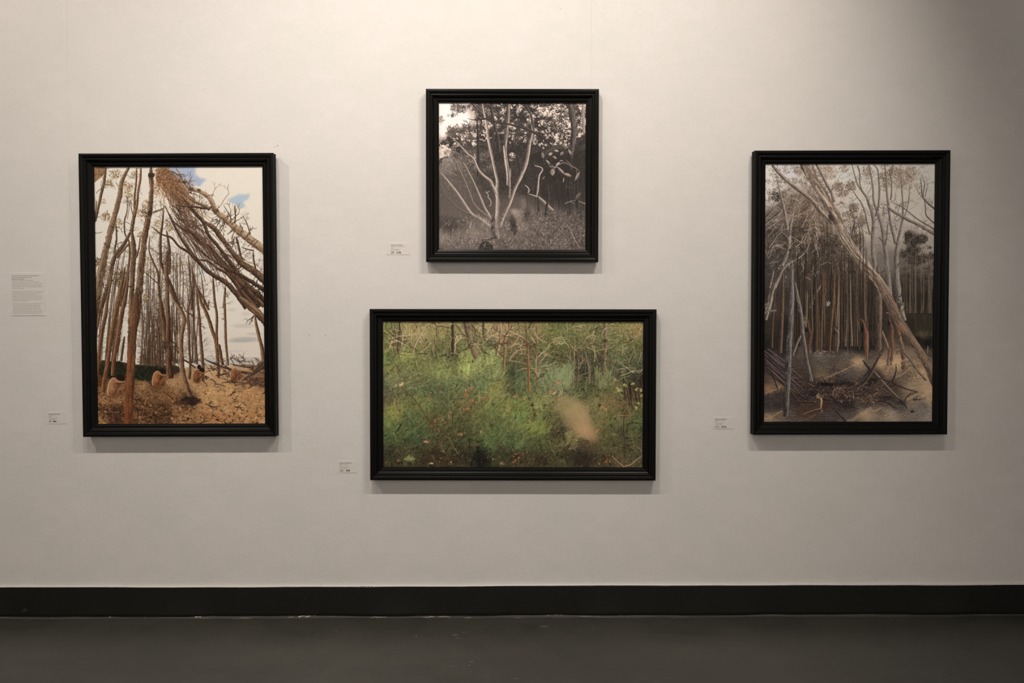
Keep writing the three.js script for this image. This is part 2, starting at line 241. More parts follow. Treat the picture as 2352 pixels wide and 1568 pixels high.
// ------------------------------------------------------------------ painting the printed pictures (flat print on paper)
// A picture is painted from photo-pixel coordinates seen through a "view" (origin and zoom) and mapped into the sheet's own unit square.
function makePainter(sight, ex, ey, density, seed) {
  const [A, B, C, D] = sight, R = rng(seed);
  const wpx = (B[0] - A[0] + C[0] - D[0]) / 2, hpx = (D[1] - A[1] + C[1] - B[1]) / 2;
  const W = Math.round(wpx * ex * density), H = Math.round(hpx * ey * density), S = density;
  const cv = document.createElement('canvas'); cv.width = W; cv.height = H;
  const ctx = cv.getContext('2d'); ctx.lineCap = 'round'; ctx.lineJoin = 'round';
  let ox = 0, oy = 0, k = 1;
  const p = { cv, ctx, W, H, R };
  p.view = (x, y, z) => { ox = x; oy = y; k = z; };
  p.sc = () => S / k;                                   // view units -> canvas pixels
  p.map = (u, v) => {
    const x = ox + u / k, y = oy + v / k; let s = .5, t = .5;
    for (let i = 0; i < 4; i++) {
      const ty = A[1] + (B[1] - A[1]) * s, by = D[1] + (C[1] - D[1]) * s; t = (y - ty) / (by - ty);
      const lx = A[0] + (D[0] - A[0]) * t, rx = B[0] + (C[0] - B[0]) * t; s = (x - lx) / (rx - lx);
    }
    return [((s - .5) / ex + .5) * W, ((t - .5) / ey + .5) * H];
  };
  const css = (c, a = 1) => `rgba(${c[0] | 0},${c[1] | 0},${c[2] | 0},${a})`;
  p.css = css;
  const vary = (c, j) => { const d = (R() * 2 - 1) * j, h = (R() * 2 - 1) * j * .25 * (p.hue ?? 1); return [c[0] + d + h, c[1] + d, c[2] + d - h]; };
  p.vary = vary;
  const pick = (a) => a[Math.floor(R() * a.length)];
  p.pick = pick;
  // smooth underpainting from scattered colour notes [u, v, r, g, b]
  p.wash = (notes, power = 3) => {
    const pts = notes.map(([u, v, r, g, b]) => [...p.map(u, v), r, g, b]);
    p.washPoints = (p.washPoints || []).concat(pts);
  };
  p.layWash = (power = 3.2, y0 = 0, y1 = H) => {
    const pts = p.washPoints, st = 8, w = Math.ceil(W / st), h = Math.ceil((y1 - y0) / st), small = document.createElement('canvas'); small.width = w; small.height = h;
    const sx = small.getContext('2d'), im = sx.createImageData(w, h);
    for (let j = 0; j < h; j++) for (let i = 0; i < w; i++) {
      let a = 0, r = 0, g = 0, b = 0; const X = (i + .5) * st, Y = y0 + (j + .5) * st;
      for (const q of pts) { const d2 = (q[0] - X) ** 2 + (q[1] - Y) ** 2 + 60, wt = 1 / d2 ** (power / 2); a += wt; r += wt * q[2]; g += wt * q[3]; b += wt * q[4]; }
      const o = (j * w + i) * 4; im.data[o] = r / a; im.data[o + 1] = g / a; im.data[o + 2] = b / a; im.data[o + 3] = 255;
    }
    sx.putImageData(im, 0, 0); ctx.imageSmoothingEnabled = true; ctx.drawImage(small, 0, y0, w * st, h * st);
  };
  p.snap = () => { const d = ctx.getImageData(0, 0, W, H).data; p.under = d; };
  const under = (x, y) => { const i = (Math.max(0, Math.min(H - 1, y | 0)) * W + Math.max(0, Math.min(W - 1, x | 0))) * 4; return [p.under[i], p.under[i + 1], p.under[i + 2]]; };
  p.underAt = under;
  // short strokes whose colour follows the underpainting
  p.texture = (u0, v0, u1, v1, n, len, wid, ang, spread, jit, alpha = .8, curve = .3) => {
    const s = p.sc();
    for (let i = 0; i < n; i++) {
      const [x, y] = p.map(u0 + R() * (u1 - u0), v0 + R() * (v1 - v0)), c = vary(under(x, y), jit), a = ang + (R() * 2 - 1) * spread, L = len * s * (.4 + R() * .9);
      ctx.strokeStyle = css(c, alpha); ctx.lineWidth = Math.max(.5, wid * s * (.5 + R() * .8));
      ctx.beginPath(); ctx.moveTo(x, y); const b = a + (R() - .5) * curve * 2; ctx.quadraticCurveTo(x + Math.cos(a) * L * .5, y + Math.sin(a) * L * .5, x + (Math.cos(a) + Math.cos(b)) * L * .5, y + (Math.sin(a) + Math.sin(b)) * L * .5); ctx.stroke();
    }
  };
  p.blob = (u, v, ru, rv, c, a = 1, rot = 0) => {
    const [x, y] = p.map(u, v), s = p.sc(); ctx.save(); ctx.translate(x, y); ctx.rotate(rot); ctx.scale(ru * s, rv * s);
    const g = ctx.createRadialGradient(0, 0, 0, 0, 0, 1); g.addColorStop(0, css(c, a)); g.addColorStop(.55, css(c, a * .75)); g.addColorStop(1, css(c, 0)); ctx.fillStyle = g; ctx.fillRect(-1, -1, 2, 2); ctx.restore();
  };
  // ragged cloud / patch made of many small blobs along a list of centres
  p.puffs = (list, c, a, n) => { for (const [u, v, r] of list) for (let i = 0; i < n; i++) { const t = R() * 6.283, d = Math.sqrt(R()) * r; p.blob(u + Math.cos(t) * d, v + Math.sin(t) * d * .7, r * (.15 + R() * .35), r * (.12 + R() * .25), c, a); } };
  p.poly = (pts, c, a = 1) => { ctx.fillStyle = css(c, a); ctx.beginPath(); pts.forEach(([u, v], i) => { const q = p.map(u, v); i ? ctx.lineTo(...q) : ctx.moveTo(...q); }); ctx.closePath(); ctx.fill(); };
  // smooth closed outline
  p.shape = (pts, c, a = 1) => {
    const q = pts.map(([u, v]) => p.map(u, v)), n = q.length, mid = (m, o) => [(m[0] + o[0]) / 2, (m[1] + o[1]) / 2];
    ctx.fillStyle = css(c, a); ctx.beginPath(); let m = mid(q[n - 1], q[0]); ctx.moveTo(...m);
    for (let i = 0; i < n; i++) { const e = mid(q[i], q[(i + 1) % n]); ctx.quadraticCurveTo(q[i][0], q[i][1], e[0], e[1]); } ctx.fill();
  };
  const cat = (a, b, c, d, t) => .5 * ((2 * b) + (c - a) * t + (2 * a - 5 * b + 4 * c - d) * t * t + (3 * b - a - 3 * c + d) * t * t * t);
  // samples along a limb given as [u, v, width]
  const spine = (pts) => {
    const s = p.sc(), q = pts.map(([u, v, w]) => [...p.map(u, v), w * s * (p.thin ?? .82)]), out = [];
    for (let i = 0; i < q.length - 1; i++) {
      const a = q[Math.max(0, i - 1)], b = q[i], c = q[i + 1], d = q[Math.min(q.length - 1, i + 2)], n = Math.max(2, Math.round(Math.hypot(c[0] - b[0], c[1] - b[1]) / 4));
      for (let j = 0; j < n; j++) { const t = j / n; out.push([cat(a[0], b[0], c[0], d[0], t), cat(a[1], b[1], c[1], d[1], t), b[2] + (c[2] - b[2]) * t]); }
    }
    out.push(q[q.length - 1]);
    for (let i = 0; i < out.length; i++) { const a = out[Math.max(0, i - 1)], b = out[Math.min(out.length - 1, i + 1)], l = Math.hypot(b[0] - a[0], b[1] - a[1]) || 1; out[i].push(-(b[1] - a[1]) / l, (b[0] - a[0]) / l); }
    return out;
  };
  // tapered tree limb: base colour (or [start, end]), light and dark flank, bark flecks
  p.limb = (pts, o) => {
    const sp = spine(pts), n = sp.length, tipN = Math.max(3, Math.round(n * .16)); if (!o.blunt) for (let i = 0; i < tipN; i++) sp[i][2] *= .3 + .7 * Math.sqrt(i / tipN); const rough = o.rough ?? .10, c0 = o.c2 ? o.c : o.c, c1 = o.c2 || o.c;
    const L = [], Rr = []; let jl = 0, jr = 0;
    for (const [x, y, w, nx, ny] of sp) { jl = jl * .6 + (R() - .5) * rough * w; jr = jr * .6 + (R() - .5) * rough * w; const h = w / 2; L.push([x + nx * (h + jl), y + ny * (h + jl)]); Rr.push([x - nx * (h + jr), y - ny * (h + jr)]); }
    ctx.save(); ctx.beginPath(); L.forEach((q, i) => (i ? ctx.lineTo(...q) : ctx.moveTo(...q))); for (let i = n - 1; i >= 0; i--) ctx.lineTo(...Rr[i]); ctx.closePath();
    let fill = css(c0, o.a ?? 1);
    if (o.c2) { const g = ctx.createLinearGradient(sp[0][0], sp[0][1], sp[n - 1][0], sp[n - 1][1]); g.addColorStop(0, css(c0)); g.addColorStop(o.turn ?? .5, css([(c0[0] + c1[0]) / 2, (c0[1] + c1[1]) / 2, (c0[2] + c1[2]) / 2])); g.addColorStop(1, css(c1)); fill = g; }
    ctx.fillStyle = fill; ctx.fill(); ctx.clip();
    const ribbon = (off, wid, c, a) => { ctx.strokeStyle = css(c, a); for (let i = 0; i < n - 1; i++) { const [x, y, w, nx, ny] = sp[i], b = sp[i + 1]; ctx.lineWidth = Math.max(.4, w * wid); ctx.beginPath(); ctx.moveTo(x + nx * w * off, y + ny * w * off); ctx.lineTo(b[0] + b[3] * b[2] * off, b[1] + b[4] * b[2] * off); ctx.stroke(); } };
    const side = o.side ?? 1;
    ctx.lineCap = 'butt';
    if (o.dark) { ribbon(.42 * side, .34, o.dark, .6); ribbon(.28 * side, .34, o.dark, .4); ribbon(.1 * side, .3, o.dark, .2); }
    if (o.light) { ribbon(-.36 * side, .22, o.light, .45 * (o.la ?? 1)); ribbon(-.22 * side, .2, o.light, .2 * (o.la ?? 1)); }
    ctx.lineCap = 'round';
    const fl = o.fleck ?? 1;
    for (let i = 0; i < n * 1.6 * fl; i++) {
      const [x, y, w, nx, ny] = sp[Math.floor(R() * n)], t = (R() - .5) * .95, px = x + nx * w * t, py = y + ny * w * t, along = R() < .86, c = R() < .5 ? (o.dark || c0) : (o.light || c0);
      const dx = along ? ny : nx, dy = along ? -nx : ny, l = along ? w * (.3 + R() * 1.2) : w * (.15 + R() * .3);
      ctx.strokeStyle = css(vary(c, 14), .1 + R() * .26); ctx.lineWidth = Math.max(.5, w * (.03 + R() * .09)); ctx.beginPath(); ctx.moveTo(px, py); ctx.lineTo(px + dx * l + (R() - .5) * w * .15, py + dy * l + (R() - .5) * w * .15); ctx.stroke();
    }
    ctx.restore();
    if (o.twigs) for (let i = 0; i < o.twigs; i++) { const q = sp[Math.floor(R() * n)], sgn = R() < .5 ? 1 : -1, base = Math.atan2(q[4] * sgn, q[3] * sgn); p.twigC(q[0], q[1], base + (R() - .5) * 1.2 - (o.twigUp ?? .5) * Math.sin(base - (-Math.PI / 2)) , (o.twigLen ?? 40) * p.sc() * (.4 + R()), Math.max(.7, q[2] * .12), 3, o.twigC || o.dark || c0); }
  };
  // recursive twig in canvas pixels
  p.twigC = (x, y, a, len, w, depth, c) => {
    let px = x, py = y; const n = 4; ctx.strokeStyle = css(vary(c, 10), .9); ctx.lineWidth = Math.max(.45, w);
    ctx.beginPath(); ctx.moveTo(px, py); const kids = [];
    for (let i = 0; i < n; i++) { a += (R() - .5) * .45; px += Math.cos(a) * len / n; py += Math.sin(a) * len / n; ctx.lineTo(px, py); if (depth > 0 && i > 0 && R() < .6) kids.push([px, py, a + (R() < .5 ? -1 : 1) * (.3 + R() * .6)]); }
    ctx.stroke();
    if (depth > 0) for (const [kx, ky, ka] of kids) p.twigC(kx, ky, ka, len * (.4 + R() * .3), w * .65, depth - 1, c);
  };
  p.twig = (u, v, deg, len, w, depth, c) => { const [x, y] = p.map(u, v), s = p.sc(); p.twigC(x, y, deg * Math.PI / 180, len * s, w * s, depth, c); };
  // plain wandering line through points, width in view units
  p.line = (pts, w, c, a = 1) => {
    const s = p.sc(), sp = spine(pts.map(([u, v]) => [u, v, w])); ctx.strokeStyle = css(c, a); ctx.lineWidth = Math.max(.45, w * s); ctx.beginPath(); let j = 0, l = 0;
    sp.forEach(([x, y, , nx, ny], i) => { j = j * .8 + (R() - .5) * w * s * .5; l = i ? ctx.lineTo(x + nx * j, y + ny * j) : ctx.moveTo(x, y); }); ctx.stroke();
  };
  // leaf specks scattered inside an ellipse, thicker to the middle
  p.leaves = (u, v, ru, rv, n, size, cols, a = .85, flat = .45) => {
    const s = p.sc();
    for (let i = 0; i < n; i++) {
      const t = R() * 6.283, d = Math.sqrt(R()) * (.55 + .45 * R()), [x, y] = p.map(u + Math.cos(t) * d * ru, v + Math.sin(t) * d * rv), z = size * s * (.4 + R() * .9);
      ctx.fillStyle = css(vary(pick(cols), 12), a * (.6 + R() * .4)); ctx.beginPath(); ctx.ellipse(x, y, Math.max(.5, z), Math.max(.4, z * flat), R() * 3.14, 0, 6.283); ctx.fill();
    }
  };
  // clumps: clusters of leaf specks over an area
  p.clumps = (u0, v0, u1, v1, m, r, n, size, cols, a = .85) => { for (let i = 0; i < m; i++) p.leaves(u0 + R() * (u1 - u0), v0 + R() * (v1 - v0), r * (.4 + R() * .8), r * (.3 + R() * .6), n, size, cols, a); };
  // finish: remove the gallery light's level from the picked colours (gain may differ across the sheet), add print grain
  p.finish = (gainL, gainR, grain = 5, cap = .9) => {
    const im = ctx.getImageData(0, 0, W, H), d = im.data, toL = new Float32Array(256); for (let i = 0; i < 256; i++) { const c = i / 255; toL[i] = c <= .04045 ? c / 12.92 : ((c + .055) / 1.055) ** 2.4; }
    const toS = (v) => (v <= .0031308 ? v * 12.92 : 1.055 * v ** (1 / 2.4) - .055) * 255;
    const G = rng(seed + 99), nf = noiseField(512, [[256, 256, .8], [128, 140, .35]], seed + 7);   // fine photographic detail in the darker tones
    for (let y = 0; y < H; y++) for (let x = 0; x < W; x++) {
      const o = (y * W + x) * 4, g = gainL + (gainR - gainL) * x / W, lum = d[o] * .3 + d[o + 1] * .6 + d[o + 2] * .1, n = (G() + G() - 1) * grain + nf[(y & 511) * 512 + (x & 511)] * (p.detail ?? 12) * Math.max(0, Math.min(1, ((p.clear ?? 190) - lum) / 50)) * Math.min(1, lum / 50 + .25);
      if (p.sat !== undefined) for (let c = 0; c < 3; c++) d[o + c] = lum + (d[o + c] - lum) * p.sat;
      const deep = p.contrast ? Math.min(1, Math.max(.002, toL[Math.round(Math.max(0, Math.min(255, lum)))] * g / .35)) ** (p.contrast - 1) : 1;   // print contrast in the darker tones
      for (let c = 0; c < 3; c++) { let v = toL[Math.max(0, Math.min(255, Math.round(d[o + c] + n)))] * (p.tint || [.94, 1.0, 1.09])[c] * g;   // the lamps' warmth is taken out with their level
        if (p.contrast) v *= deep; if (v > cap * .9) v = cap * .9 + (1 - Math.exp(-(v - cap * .9) / (cap * .1))) * cap * .1; d[o + c] = toS(v); }
    }
    ctx.putImageData(im, 0, 0);
    const t = new THREE.CanvasTexture(cv); t.colorSpace = THREE.SRGBColorSpace; t.anisotropy = 8; return t;
  };
  return p;
}

// ------------------------------------------------------------------ picture: bare trees over a beach
function paintBeach(ex, ey) {
  const p = makePainter(SIGHT.beach, ex, ey, 2, 101), { R, ctx } = p;
  const top = () => p.view(160, 340, 4.356), low = () => p.view(160, 690, 4.238);
  ctx.fillStyle = 'rgb(216,204,190)'; ctx.fillRect(0, 0, p.W, p.H);
  // sky: blue breaks in cream cloud, grey bands low over the sea
  top(); ctx.filter = 'blur(3px)';
  ctx.filter = 'blur(5px)';
  p.poly([[950, 165], [1262, 165], [1250, 235], [1300, 290], [1368, 298], [1330, 335], [1300, 375], [1240, 350], [1195, 425], [1120, 340], [1060, 300], [1000, 240]], [148, 162, 186], .9);
  p.poly([[1570, 512], [1640, 478], [1700, 448], [1785, 452], [1815, 440], [1795, 500], [1742, 528], [1768, 580], [1700, 588], [1650, 545]], [150, 172, 188], .85);
  ctx.filter = 'blur(3px)'; p.puffs([[1300, 230, 60], [1230, 330, 40], [1640, 580, 40], [1800, 560, 40]], [220, 208, 195], .3, 14);
  p.puffs([[545, 700, 40]], [185, 190, 192], .3, 10); p.puffs([[1390, 1190, 70], [1340, 1230, 50]], [150, 172, 190], .4, 16);
  p.puffs([[1650, 350, 160], [1500, 260, 120], [1800, 800, 150], [900, 1100, 160], [500, 400, 160]], [222, 211, 198], .12, 20);
  ctx.filter = 'none';
  low();
  p.blob(1650, 500, 700, 260, [204, 192, 178], .5);
  for (const [u, v, ru, rv, a] of [[1720, 385, 190, 34, .75], [1640, 400, 150, 24, .5], [1700, 250, 150, 30, .4], [1720, 130, 60, 30, .3], [1580, 90, 60, 25, .3], [1250, 430, 160, 22, .4], [1800, 330, 110, 20, .4], [1500, 500, 300, 18, .25]]) p.blob(u, v, ru, rv, [160, 160, 154], a);
  p.poly([[1200, 566], [1960, 560], [1960, 650], [1200, 650]], [178, 172, 162], .75);
  for (let i = 0; i < 60; i++) { const v = 565 + R() * 70, u = 1250 + R() * 600; p.line([[u, v], [u + 60 + R() * 120, v + 1]], 4, R() < .5 ? [190, 180, 168] : [160, 158, 152], .35); }
  // ground underpainting
  p.washPoints = [];
  p.wash([[300, 650, 70, 55, 38], [280, 790, 80, 52, 32], [300, 900, 120, 88, 58], [700, 640, 60, 50, 34], [700, 720, 42, 46, 28], [800, 780, 50, 42, 28], [480, 660, 48, 44, 30], [1010, 670, 70, 48, 32], [1100, 700, 150, 122, 92], [1350, 690, 172, 142, 108], [1500, 670, 165, 138, 106], [1700, 660, 150, 120, 90], [1850, 680, 110, 84, 62],
    [700, 830, 130, 98, 66], [1000, 800, 145, 112, 78], [1250, 840, 150, 118, 82], [1450, 780, 150, 118, 84], [1700, 800, 128, 98, 70], [1850, 800, 105, 76, 54], [300, 980, 132, 98, 64], [450, 980, 130, 95, 62], [750, 920, 110, 78, 48], [950, 930, 120, 84, 52], [1150, 1000, 60, 40, 28], [1350, 920, 165, 128, 86], [1550, 890, 160, 124, 84], [1750, 900, 155, 118, 80], [1860, 940, 150, 112, 76],
    [300, 1080, 85, 60, 40], [450, 1060, 78, 52, 34], [700, 1030, 92, 62, 40], [900, 1050, 88, 60, 38], [1050, 1080, 120, 84, 54], [1300, 1060, 150, 112, 74], [1550, 1040, 152, 116, 78], [1800, 1060, 150, 114, 76], [280, 1190, 140, 105, 68], [420, 1170, 70, 42, 26], [700, 1170, 105, 75, 48], [900, 1150, 80, 56, 36], [1100, 1180, 128, 92, 58], [1350, 1180, 138, 100, 64], [1600, 1170, 145, 106, 68], [1850, 1180, 150, 112, 74]]);
  for (const q of p.washPoints) { q[2] *= 1.16; q[3] *= 1.15; q[4] *= 1.12; }
  { const y = p.map(900, 640)[1]; ctx.save(); ctx.beginPath(); const ed = [[200, 590], [300, 585], [480, 600], [640, 640], [760, 640], [900, 655], [1000, 640], [1060, 665], [1200, 648], [1400, 645], [1600, 640], [1980, 640], [1980, 1290], [200, 1290]]; ed.forEach(([u, v], i) => { const q = p.map(u, v); i ? ctx.lineTo(...q) : ctx.moveTo(...q); }); ctx.clip(); p.layWash(3.4, Math.floor(y - 40), p.H); p.snap();
    p.texture(240, 640, 1940, 1240, 2600, 40, 7, 0, .7, 34, .55); p.texture(240, 800, 1940, 1240, 3600, 26, 5, -.2, 1.0, 46, .6); p.texture(1050, 650, 1940, 900, 700, 40, 4, .05, .25, 26, .5);
    ctx.restore(); }
  // litter: dark hollows, pale and orange leaf curls
  for (let i = 0; i < 900; i++) { const u = 240 + R() * 1680, v = 800 + R() * 420, big = .6 + (v - 800) / 420; p.leaves(u, v, 16 * big, 7 * big, 3, 9 * big, R() < (u < 1150 && v > 850 ? .7 : .45) ? [[62, 40, 26], [44, 28, 20]] : R() < .6 ? [[206, 162, 114], [226, 186, 138]] : [[176, 104, 58], [190, 120, 70]], .7, .28); }
  for (const [u, v, l, d] of [[930, 920, 90, 40], [800, 1100, 110, 70], [700, 1170, 130, -6], [840, 1150, 120, -20], [1260, 1215, 70, -15], [560, 960, 120, 10], [640, 1060, 90, 60], [1560, 940, 60, -35], [1610, 1050, 60, 5], [330, 1110, 90, 20], [1380, 1160, 110, 30], [480, 900, 60, -20], [1040, 1010, 110, -20], [1320, 1020, 100, 25]]) p.twig(u, v, d, l, 9, 1, [52, 33, 22]);
  for (let i = 0; i < 30; i++) p.twig(1360 + R() * 150, 1130 + R() * 60, R() * 360, 40, 5, 0, [196, 130, 80]);
  p.poly([[200, 596], [330, 590], [480, 604], [640, 628], [760, 632], [900, 636], [1000, 630], [1062, 650], [1062, 690], [200, 700]], [62, 52, 36], .9); p.leaves(850, 610, 230, 34, 500, 9, [[92, 72, 52], [70, 54, 38], [118, 92, 66]], .6);
  // dark green scrub behind the left trunks
  p.leaves(420, 690, 170, 90, 900, 16, [[34, 32, 20], [52, 46, 26], [40, 40, 22]], .8); p.leaves(740, 715, 200, 80, 1200, 15, [[38, 44, 26], [30, 34, 22], [52, 58, 34], [44, 36, 24]], .8); p.leaves(980, 690, 90, 40, 260, 12, [[56, 40, 28], [70, 52, 36]], .8);
  p.leaves(760, 590, 110, 60, 360, 10, [[92, 70, 50], [70, 52, 36], [120, 92, 64]], .6);
  // far thin bare trees
  const brn = [[96, 74, 54], [112, 88, 64], [80, 60, 44], [128, 102, 76]];
  for (let i = 0; i < 34; i++) { const u = 655 + R() * 390, h = 260 + R() * 520; p.limb([[u + (R() - .5) * 90, 640 - h, 3], [u + (R() - .5) * 50, 640 - h * .5, 7], [u, 640, 8 + R() * 7]], { c: p.pick(brn), dark: [60, 44, 32], twigs: 9, twigLen: 100, twigUp: .9, fleck: .4 }); }
  for (let i = 0; i < 12; i++) { const u = 255 + R() * 290, h = 250 + R() * 400; p.limb([[u, 600, 10], [u + 15, 600 - h * .5, 9], [u + 40 + R() * 30, 600 - h, 4]], { c: p.pick(brn), dark: [60, 44, 32], twigs: 4, twigLen: 60, twigUp: .9, fleck: .4 }); }
  top();
  for (let i = 0; i < 26; i++) { const u = 720 + R() * 560, v = 900 + R() * 350; p.limb([[u + (R() - .5) * 60, v, 3], [u, v + 250, 8], [u + (R() - .5) * 20, 1700, 10], [u + (R() - .5) * 60, 2160, 13]], { c: p.pick(brn), dark: [60, 44, 32], twigs: 14, twigLen: 120, twigUp: .9, fleck: .4 }); }
  for (let i = 0; i < 14; i++) { const u = 240 + R() * 360, v = 900 + R() * 300; p.limb([[u + 40, v, 3], [u, v + 250, 9], [u - 40, 1600, 11], [u - 90, 2150, 14]], { c: p.pick(brn), dark: [60, 44, 32], twigs: 10, twigLen: 100, twigUp: .8, fleck: .4 }); }
  // leaf sprays high on the left
  const lf = [[128, 100, 62], [150, 118, 74], [96, 76, 46], [110, 92, 50], [168, 134, 92]];
  for (const [u, v, ru, rv, n] of [[430, 250, 80, 60, 190], [370, 340, 60, 50, 110], [560, 380, 70, 70, 200], [570, 460, 60, 40, 90], [340, 680, 60, 60, 150], [460, 740, 60, 50, 100], [700, 640, 60, 50, 120], [640, 250, 60, 50, 70], [250, 250, 30, 60, 40], [300, 520, 60, 40, 50], [480, 1300, 110, 110, 520], [540, 1260, 60, 60, 160], [340, 1220, 60, 90, 160], [250, 1130, 40, 60, 110], [780, 1130, 70, 60, 90], [790, 1240, 60, 50, 60], [1040, 1180, 70, 70, 90], [760, 560, 70, 70, 120], [880, 740, 70, 50, 90], [740, 1500, 60, 50, 120], [860, 820, 70, 70, 70], [700, 860, 50, 50, 60], [990, 780, 60, 70, 130]]) p.leaves(u, v, ru, rv, n, 7, v > 1100 && u < 600 ? [[88, 70, 44], [70, 58, 34], [112, 88, 54]] : lf, .75);
  for (const [u, v, a, l] of [[440, 330, 70, 120], [330, 700, -70, 90], [560, 700, -80, 200], [240, 440, -60, 120], [300, 830, 160, 70], [700, 880, -75, 160], [1240, 440, 80, 70]]) p.twig(u, v, a, l, 6, 3, [96, 74, 54]);
  // trunks, left to right
  const T = (pts, c, o = {}) => p.limb(pts, { c: [c[0] * .88, c[1] * .86, c[2] * .84], light: [182, 158, 128], dark: [58, 41, 29], side: o.side ?? -1, twigs: 5, twigLen: 60, twigUp: .7, fleck: 1.5, ...o });
  p.shape([[205, 180], [355, 175], [340, 215], [300, 270], [250, 310], [222, 335], [200, 335]], [140, 106, 72]); for (let i = 0; i < 26; i++) { const u = 215 + R() * 110; p.line([[u, 185], [u - 6, 215 + R() * 80]], 6, R() < .5 ? [112, 74, 44] : [160, 126, 90], .6); }
  T([[335, 190, 32], [318, 330, 34], [285, 470, 36], [255, 610, 34], [228, 725, 30]], [122, 92, 64], { twigs: 6, twigLen: 60 });
  T([[245, 520, 10], [232, 640, 12], [225, 760, 10]], [84, 62, 44]);
  T([[440, 740, 14], [448, 900, 22], [430, 1010, 24], [420, 1160, 20]], [104, 78, 54], { twigs: 5 });
  T([[575, 180, 66], [535, 250, 60], [500, 330, 58], [480, 470, 60], [440, 620, 66], [405, 760, 72], [355, 950, 76], [300, 1200, 92], [262, 1400, 92], [240, 1620, 90], [222, 1800, 80]], [134, 108, 82], { dark: [74, 52, 34], light: [190, 164, 134], fleck: 1.6 });
  for (const [u, v] of [[520, 260], [505, 330], [488, 400], [490, 480], [452, 560], [430, 640], [400, 770], [372, 880]]) p.line([[u - 26, v - 6], [u, v + 4], [u + 26, v - 4]], 7, [96, 66, 44], .6);
  T([[652, 190, 18], [648, 330, 20], [632, 470, 24], [634, 600, 30], [618, 720, 44], [600, 830, 46]], [120, 84, 54], { twigs: 5 });
  T([[695, 185, 28], [690, 300, 28], [668, 420, 28], [655, 560, 32], [628, 680, 44]], [146, 98, 62]);
  T([[560, 470, 12], [555, 620, 14], [530, 720, 18], [535, 850, 18], [575, 930, 20], [582, 1080, 26], [560, 1250, 30], [520, 1420, 36], [480, 1580, 40]], [110, 82, 56], { twigs: 8 });
  T([[590, 500, 8], [600, 600, 10], [630, 700, 12]], [100, 74, 50]);
  T([[612, 790, 44], [560, 890, 42], [500, 990, 44], [440, 1060, 52], [405, 1160, 52], [385, 1290, 52], [345, 1420, 54], [290, 1600, 60]], [104, 76, 52], { twigs: 6 });
  T([[590, 930, 22], [520, 1010, 26], [450, 1090, 28]], [128, 98, 68]);
  T([[600, 800, 44], [620, 950, 56], [625, 1060, 66], [612, 1240, 62], [605, 1420, 60], [600, 1600, 66], [594, 1760, 66]], [116, 88, 62], { light: [172, 142, 108], twigs: 5 });
  T([[690, 880, 14], [680, 980, 20], [650, 1090, 26]], [110, 84, 58]);
  T([[800, 180, 64], [800, 290, 72], [806, 400, 52], [796, 520, 60], [782, 640, 66], [760, 760, 70], [738, 880, 70], [712, 1080, 78], [694, 1260, 82], [680, 1420, 88], [662, 1620, 88], [646, 1780, 60]], [116, 88, 64], { light: [182, 152, 120], dark: [64, 44, 30], fleck: 1.6 });
  p.leaves(800, 260, 34, 26, 160, 12, [[56, 38, 26], [74, 52, 36]], .8); p.leaves(790, 640, 26, 30, 80, 12, [[64, 44, 30]], .6);
  T([[815, 640, 30], [870, 620, 26], [925, 600, 22]], [176, 150, 122]);
  T([[930, 560, 16], [920, 720, 24], [900, 860, 34], [896, 1000, 34], [904, 1150, 40], [950, 1260, 42], [1000, 1370, 50], [1040, 1480, 52], [1085, 1600, 56]], [94, 68, 48], { twigs: 10, twigLen: 70 });
  T([[960, 820, 22], [985, 1000, 40], [990, 1150, 34], [985, 1260, 30]], [104, 76, 52]); T([[965, 1020, 50], [955, 1150, 62], [960, 1300, 56], [966, 1450, 54], [960, 1620, 66]], [126, 100, 74], { light: [186, 158, 126] });
  T([[790, 860, 12], [780, 1010, 16], [820, 1130, 22], [870, 1240, 26], [880, 1400, 30], [900, 1600, 34]], [108, 78, 52], { twigs: 8 });
  T([[745, 1240, 8], [800, 1290, 10], [870, 1350, 12]], [80, 58, 42]);
  T([[1180, 1060, 14], [1190, 1200, 18], [1200, 1340, 22], [1215, 1450, 24], [1210, 1620, 26]], [116, 88, 62], { twigs: 8, twigLen: 80, twigUp: .9 }); T([[1215, 1180, 14], [1235, 1300, 24], [1270, 1400, 26], [1330, 1500, 28], [1390, 1620, 34]], [98, 70, 48], { twigs: 8, twigLen: 80, twigUp: .9 });
  T([[1310, 1240, 8], [1330, 1400, 14], [1345, 1600, 18]], [96, 70, 50], { twigs: 5 }); T([[1432, 1290, 20], [1440, 1420, 28], [1455, 1600, 30]], [104, 74, 50], { twigs: 5 }); T([[1560, 1390, 20], [1550, 1480, 26], [1540, 1600, 28]], [110, 82, 58], { twigs: 3 });
  T([[1090, 1080, 6], [1120, 1180, 10], [1130, 1350, 12], [1120, 1600, 14]], [120, 94, 70], { twigs: 8, twigLen: 80, twigUp: .9 });
  // right hand saplings against the sky
  T([[1656, 560, 12], [1662, 660, 16], [1655, 760, 18]], [78, 56, 40], { twigs: 4, twigLen: 50 }); T([[1668, 880, 24], [1690, 960, 28], [1712, 1060, 24], [1742, 1150, 22]], [96, 68, 48], { twigs: 3 }); T([[1655, 870, 8], [1630, 990, 10]], [80, 58, 42]);
  T([[1540, 560, 5], [1590, 640, 10], [1625, 710, 14]], [84, 62, 44], { twigs: 4, twigLen: 40 }); T([[1735, 660, 5], [1780, 750, 10], [1815, 860, 13]], [92, 70, 52], { twigs: 3, twigLen: 50 }); T([[1720, 740, 5], [1790, 760, 6]], [92, 70, 52]);
  T([[1843, 1030, 16], [1850, 1130, 20], [1878, 1240, 16]], [92, 70, 52]); T([[1720, 985, 6], [1780, 1005, 12], [1850, 1020, 16]], [84, 62, 44]); T([[1720, 1060, 5], [1775, 1010, 8]], [84, 62, 44]);
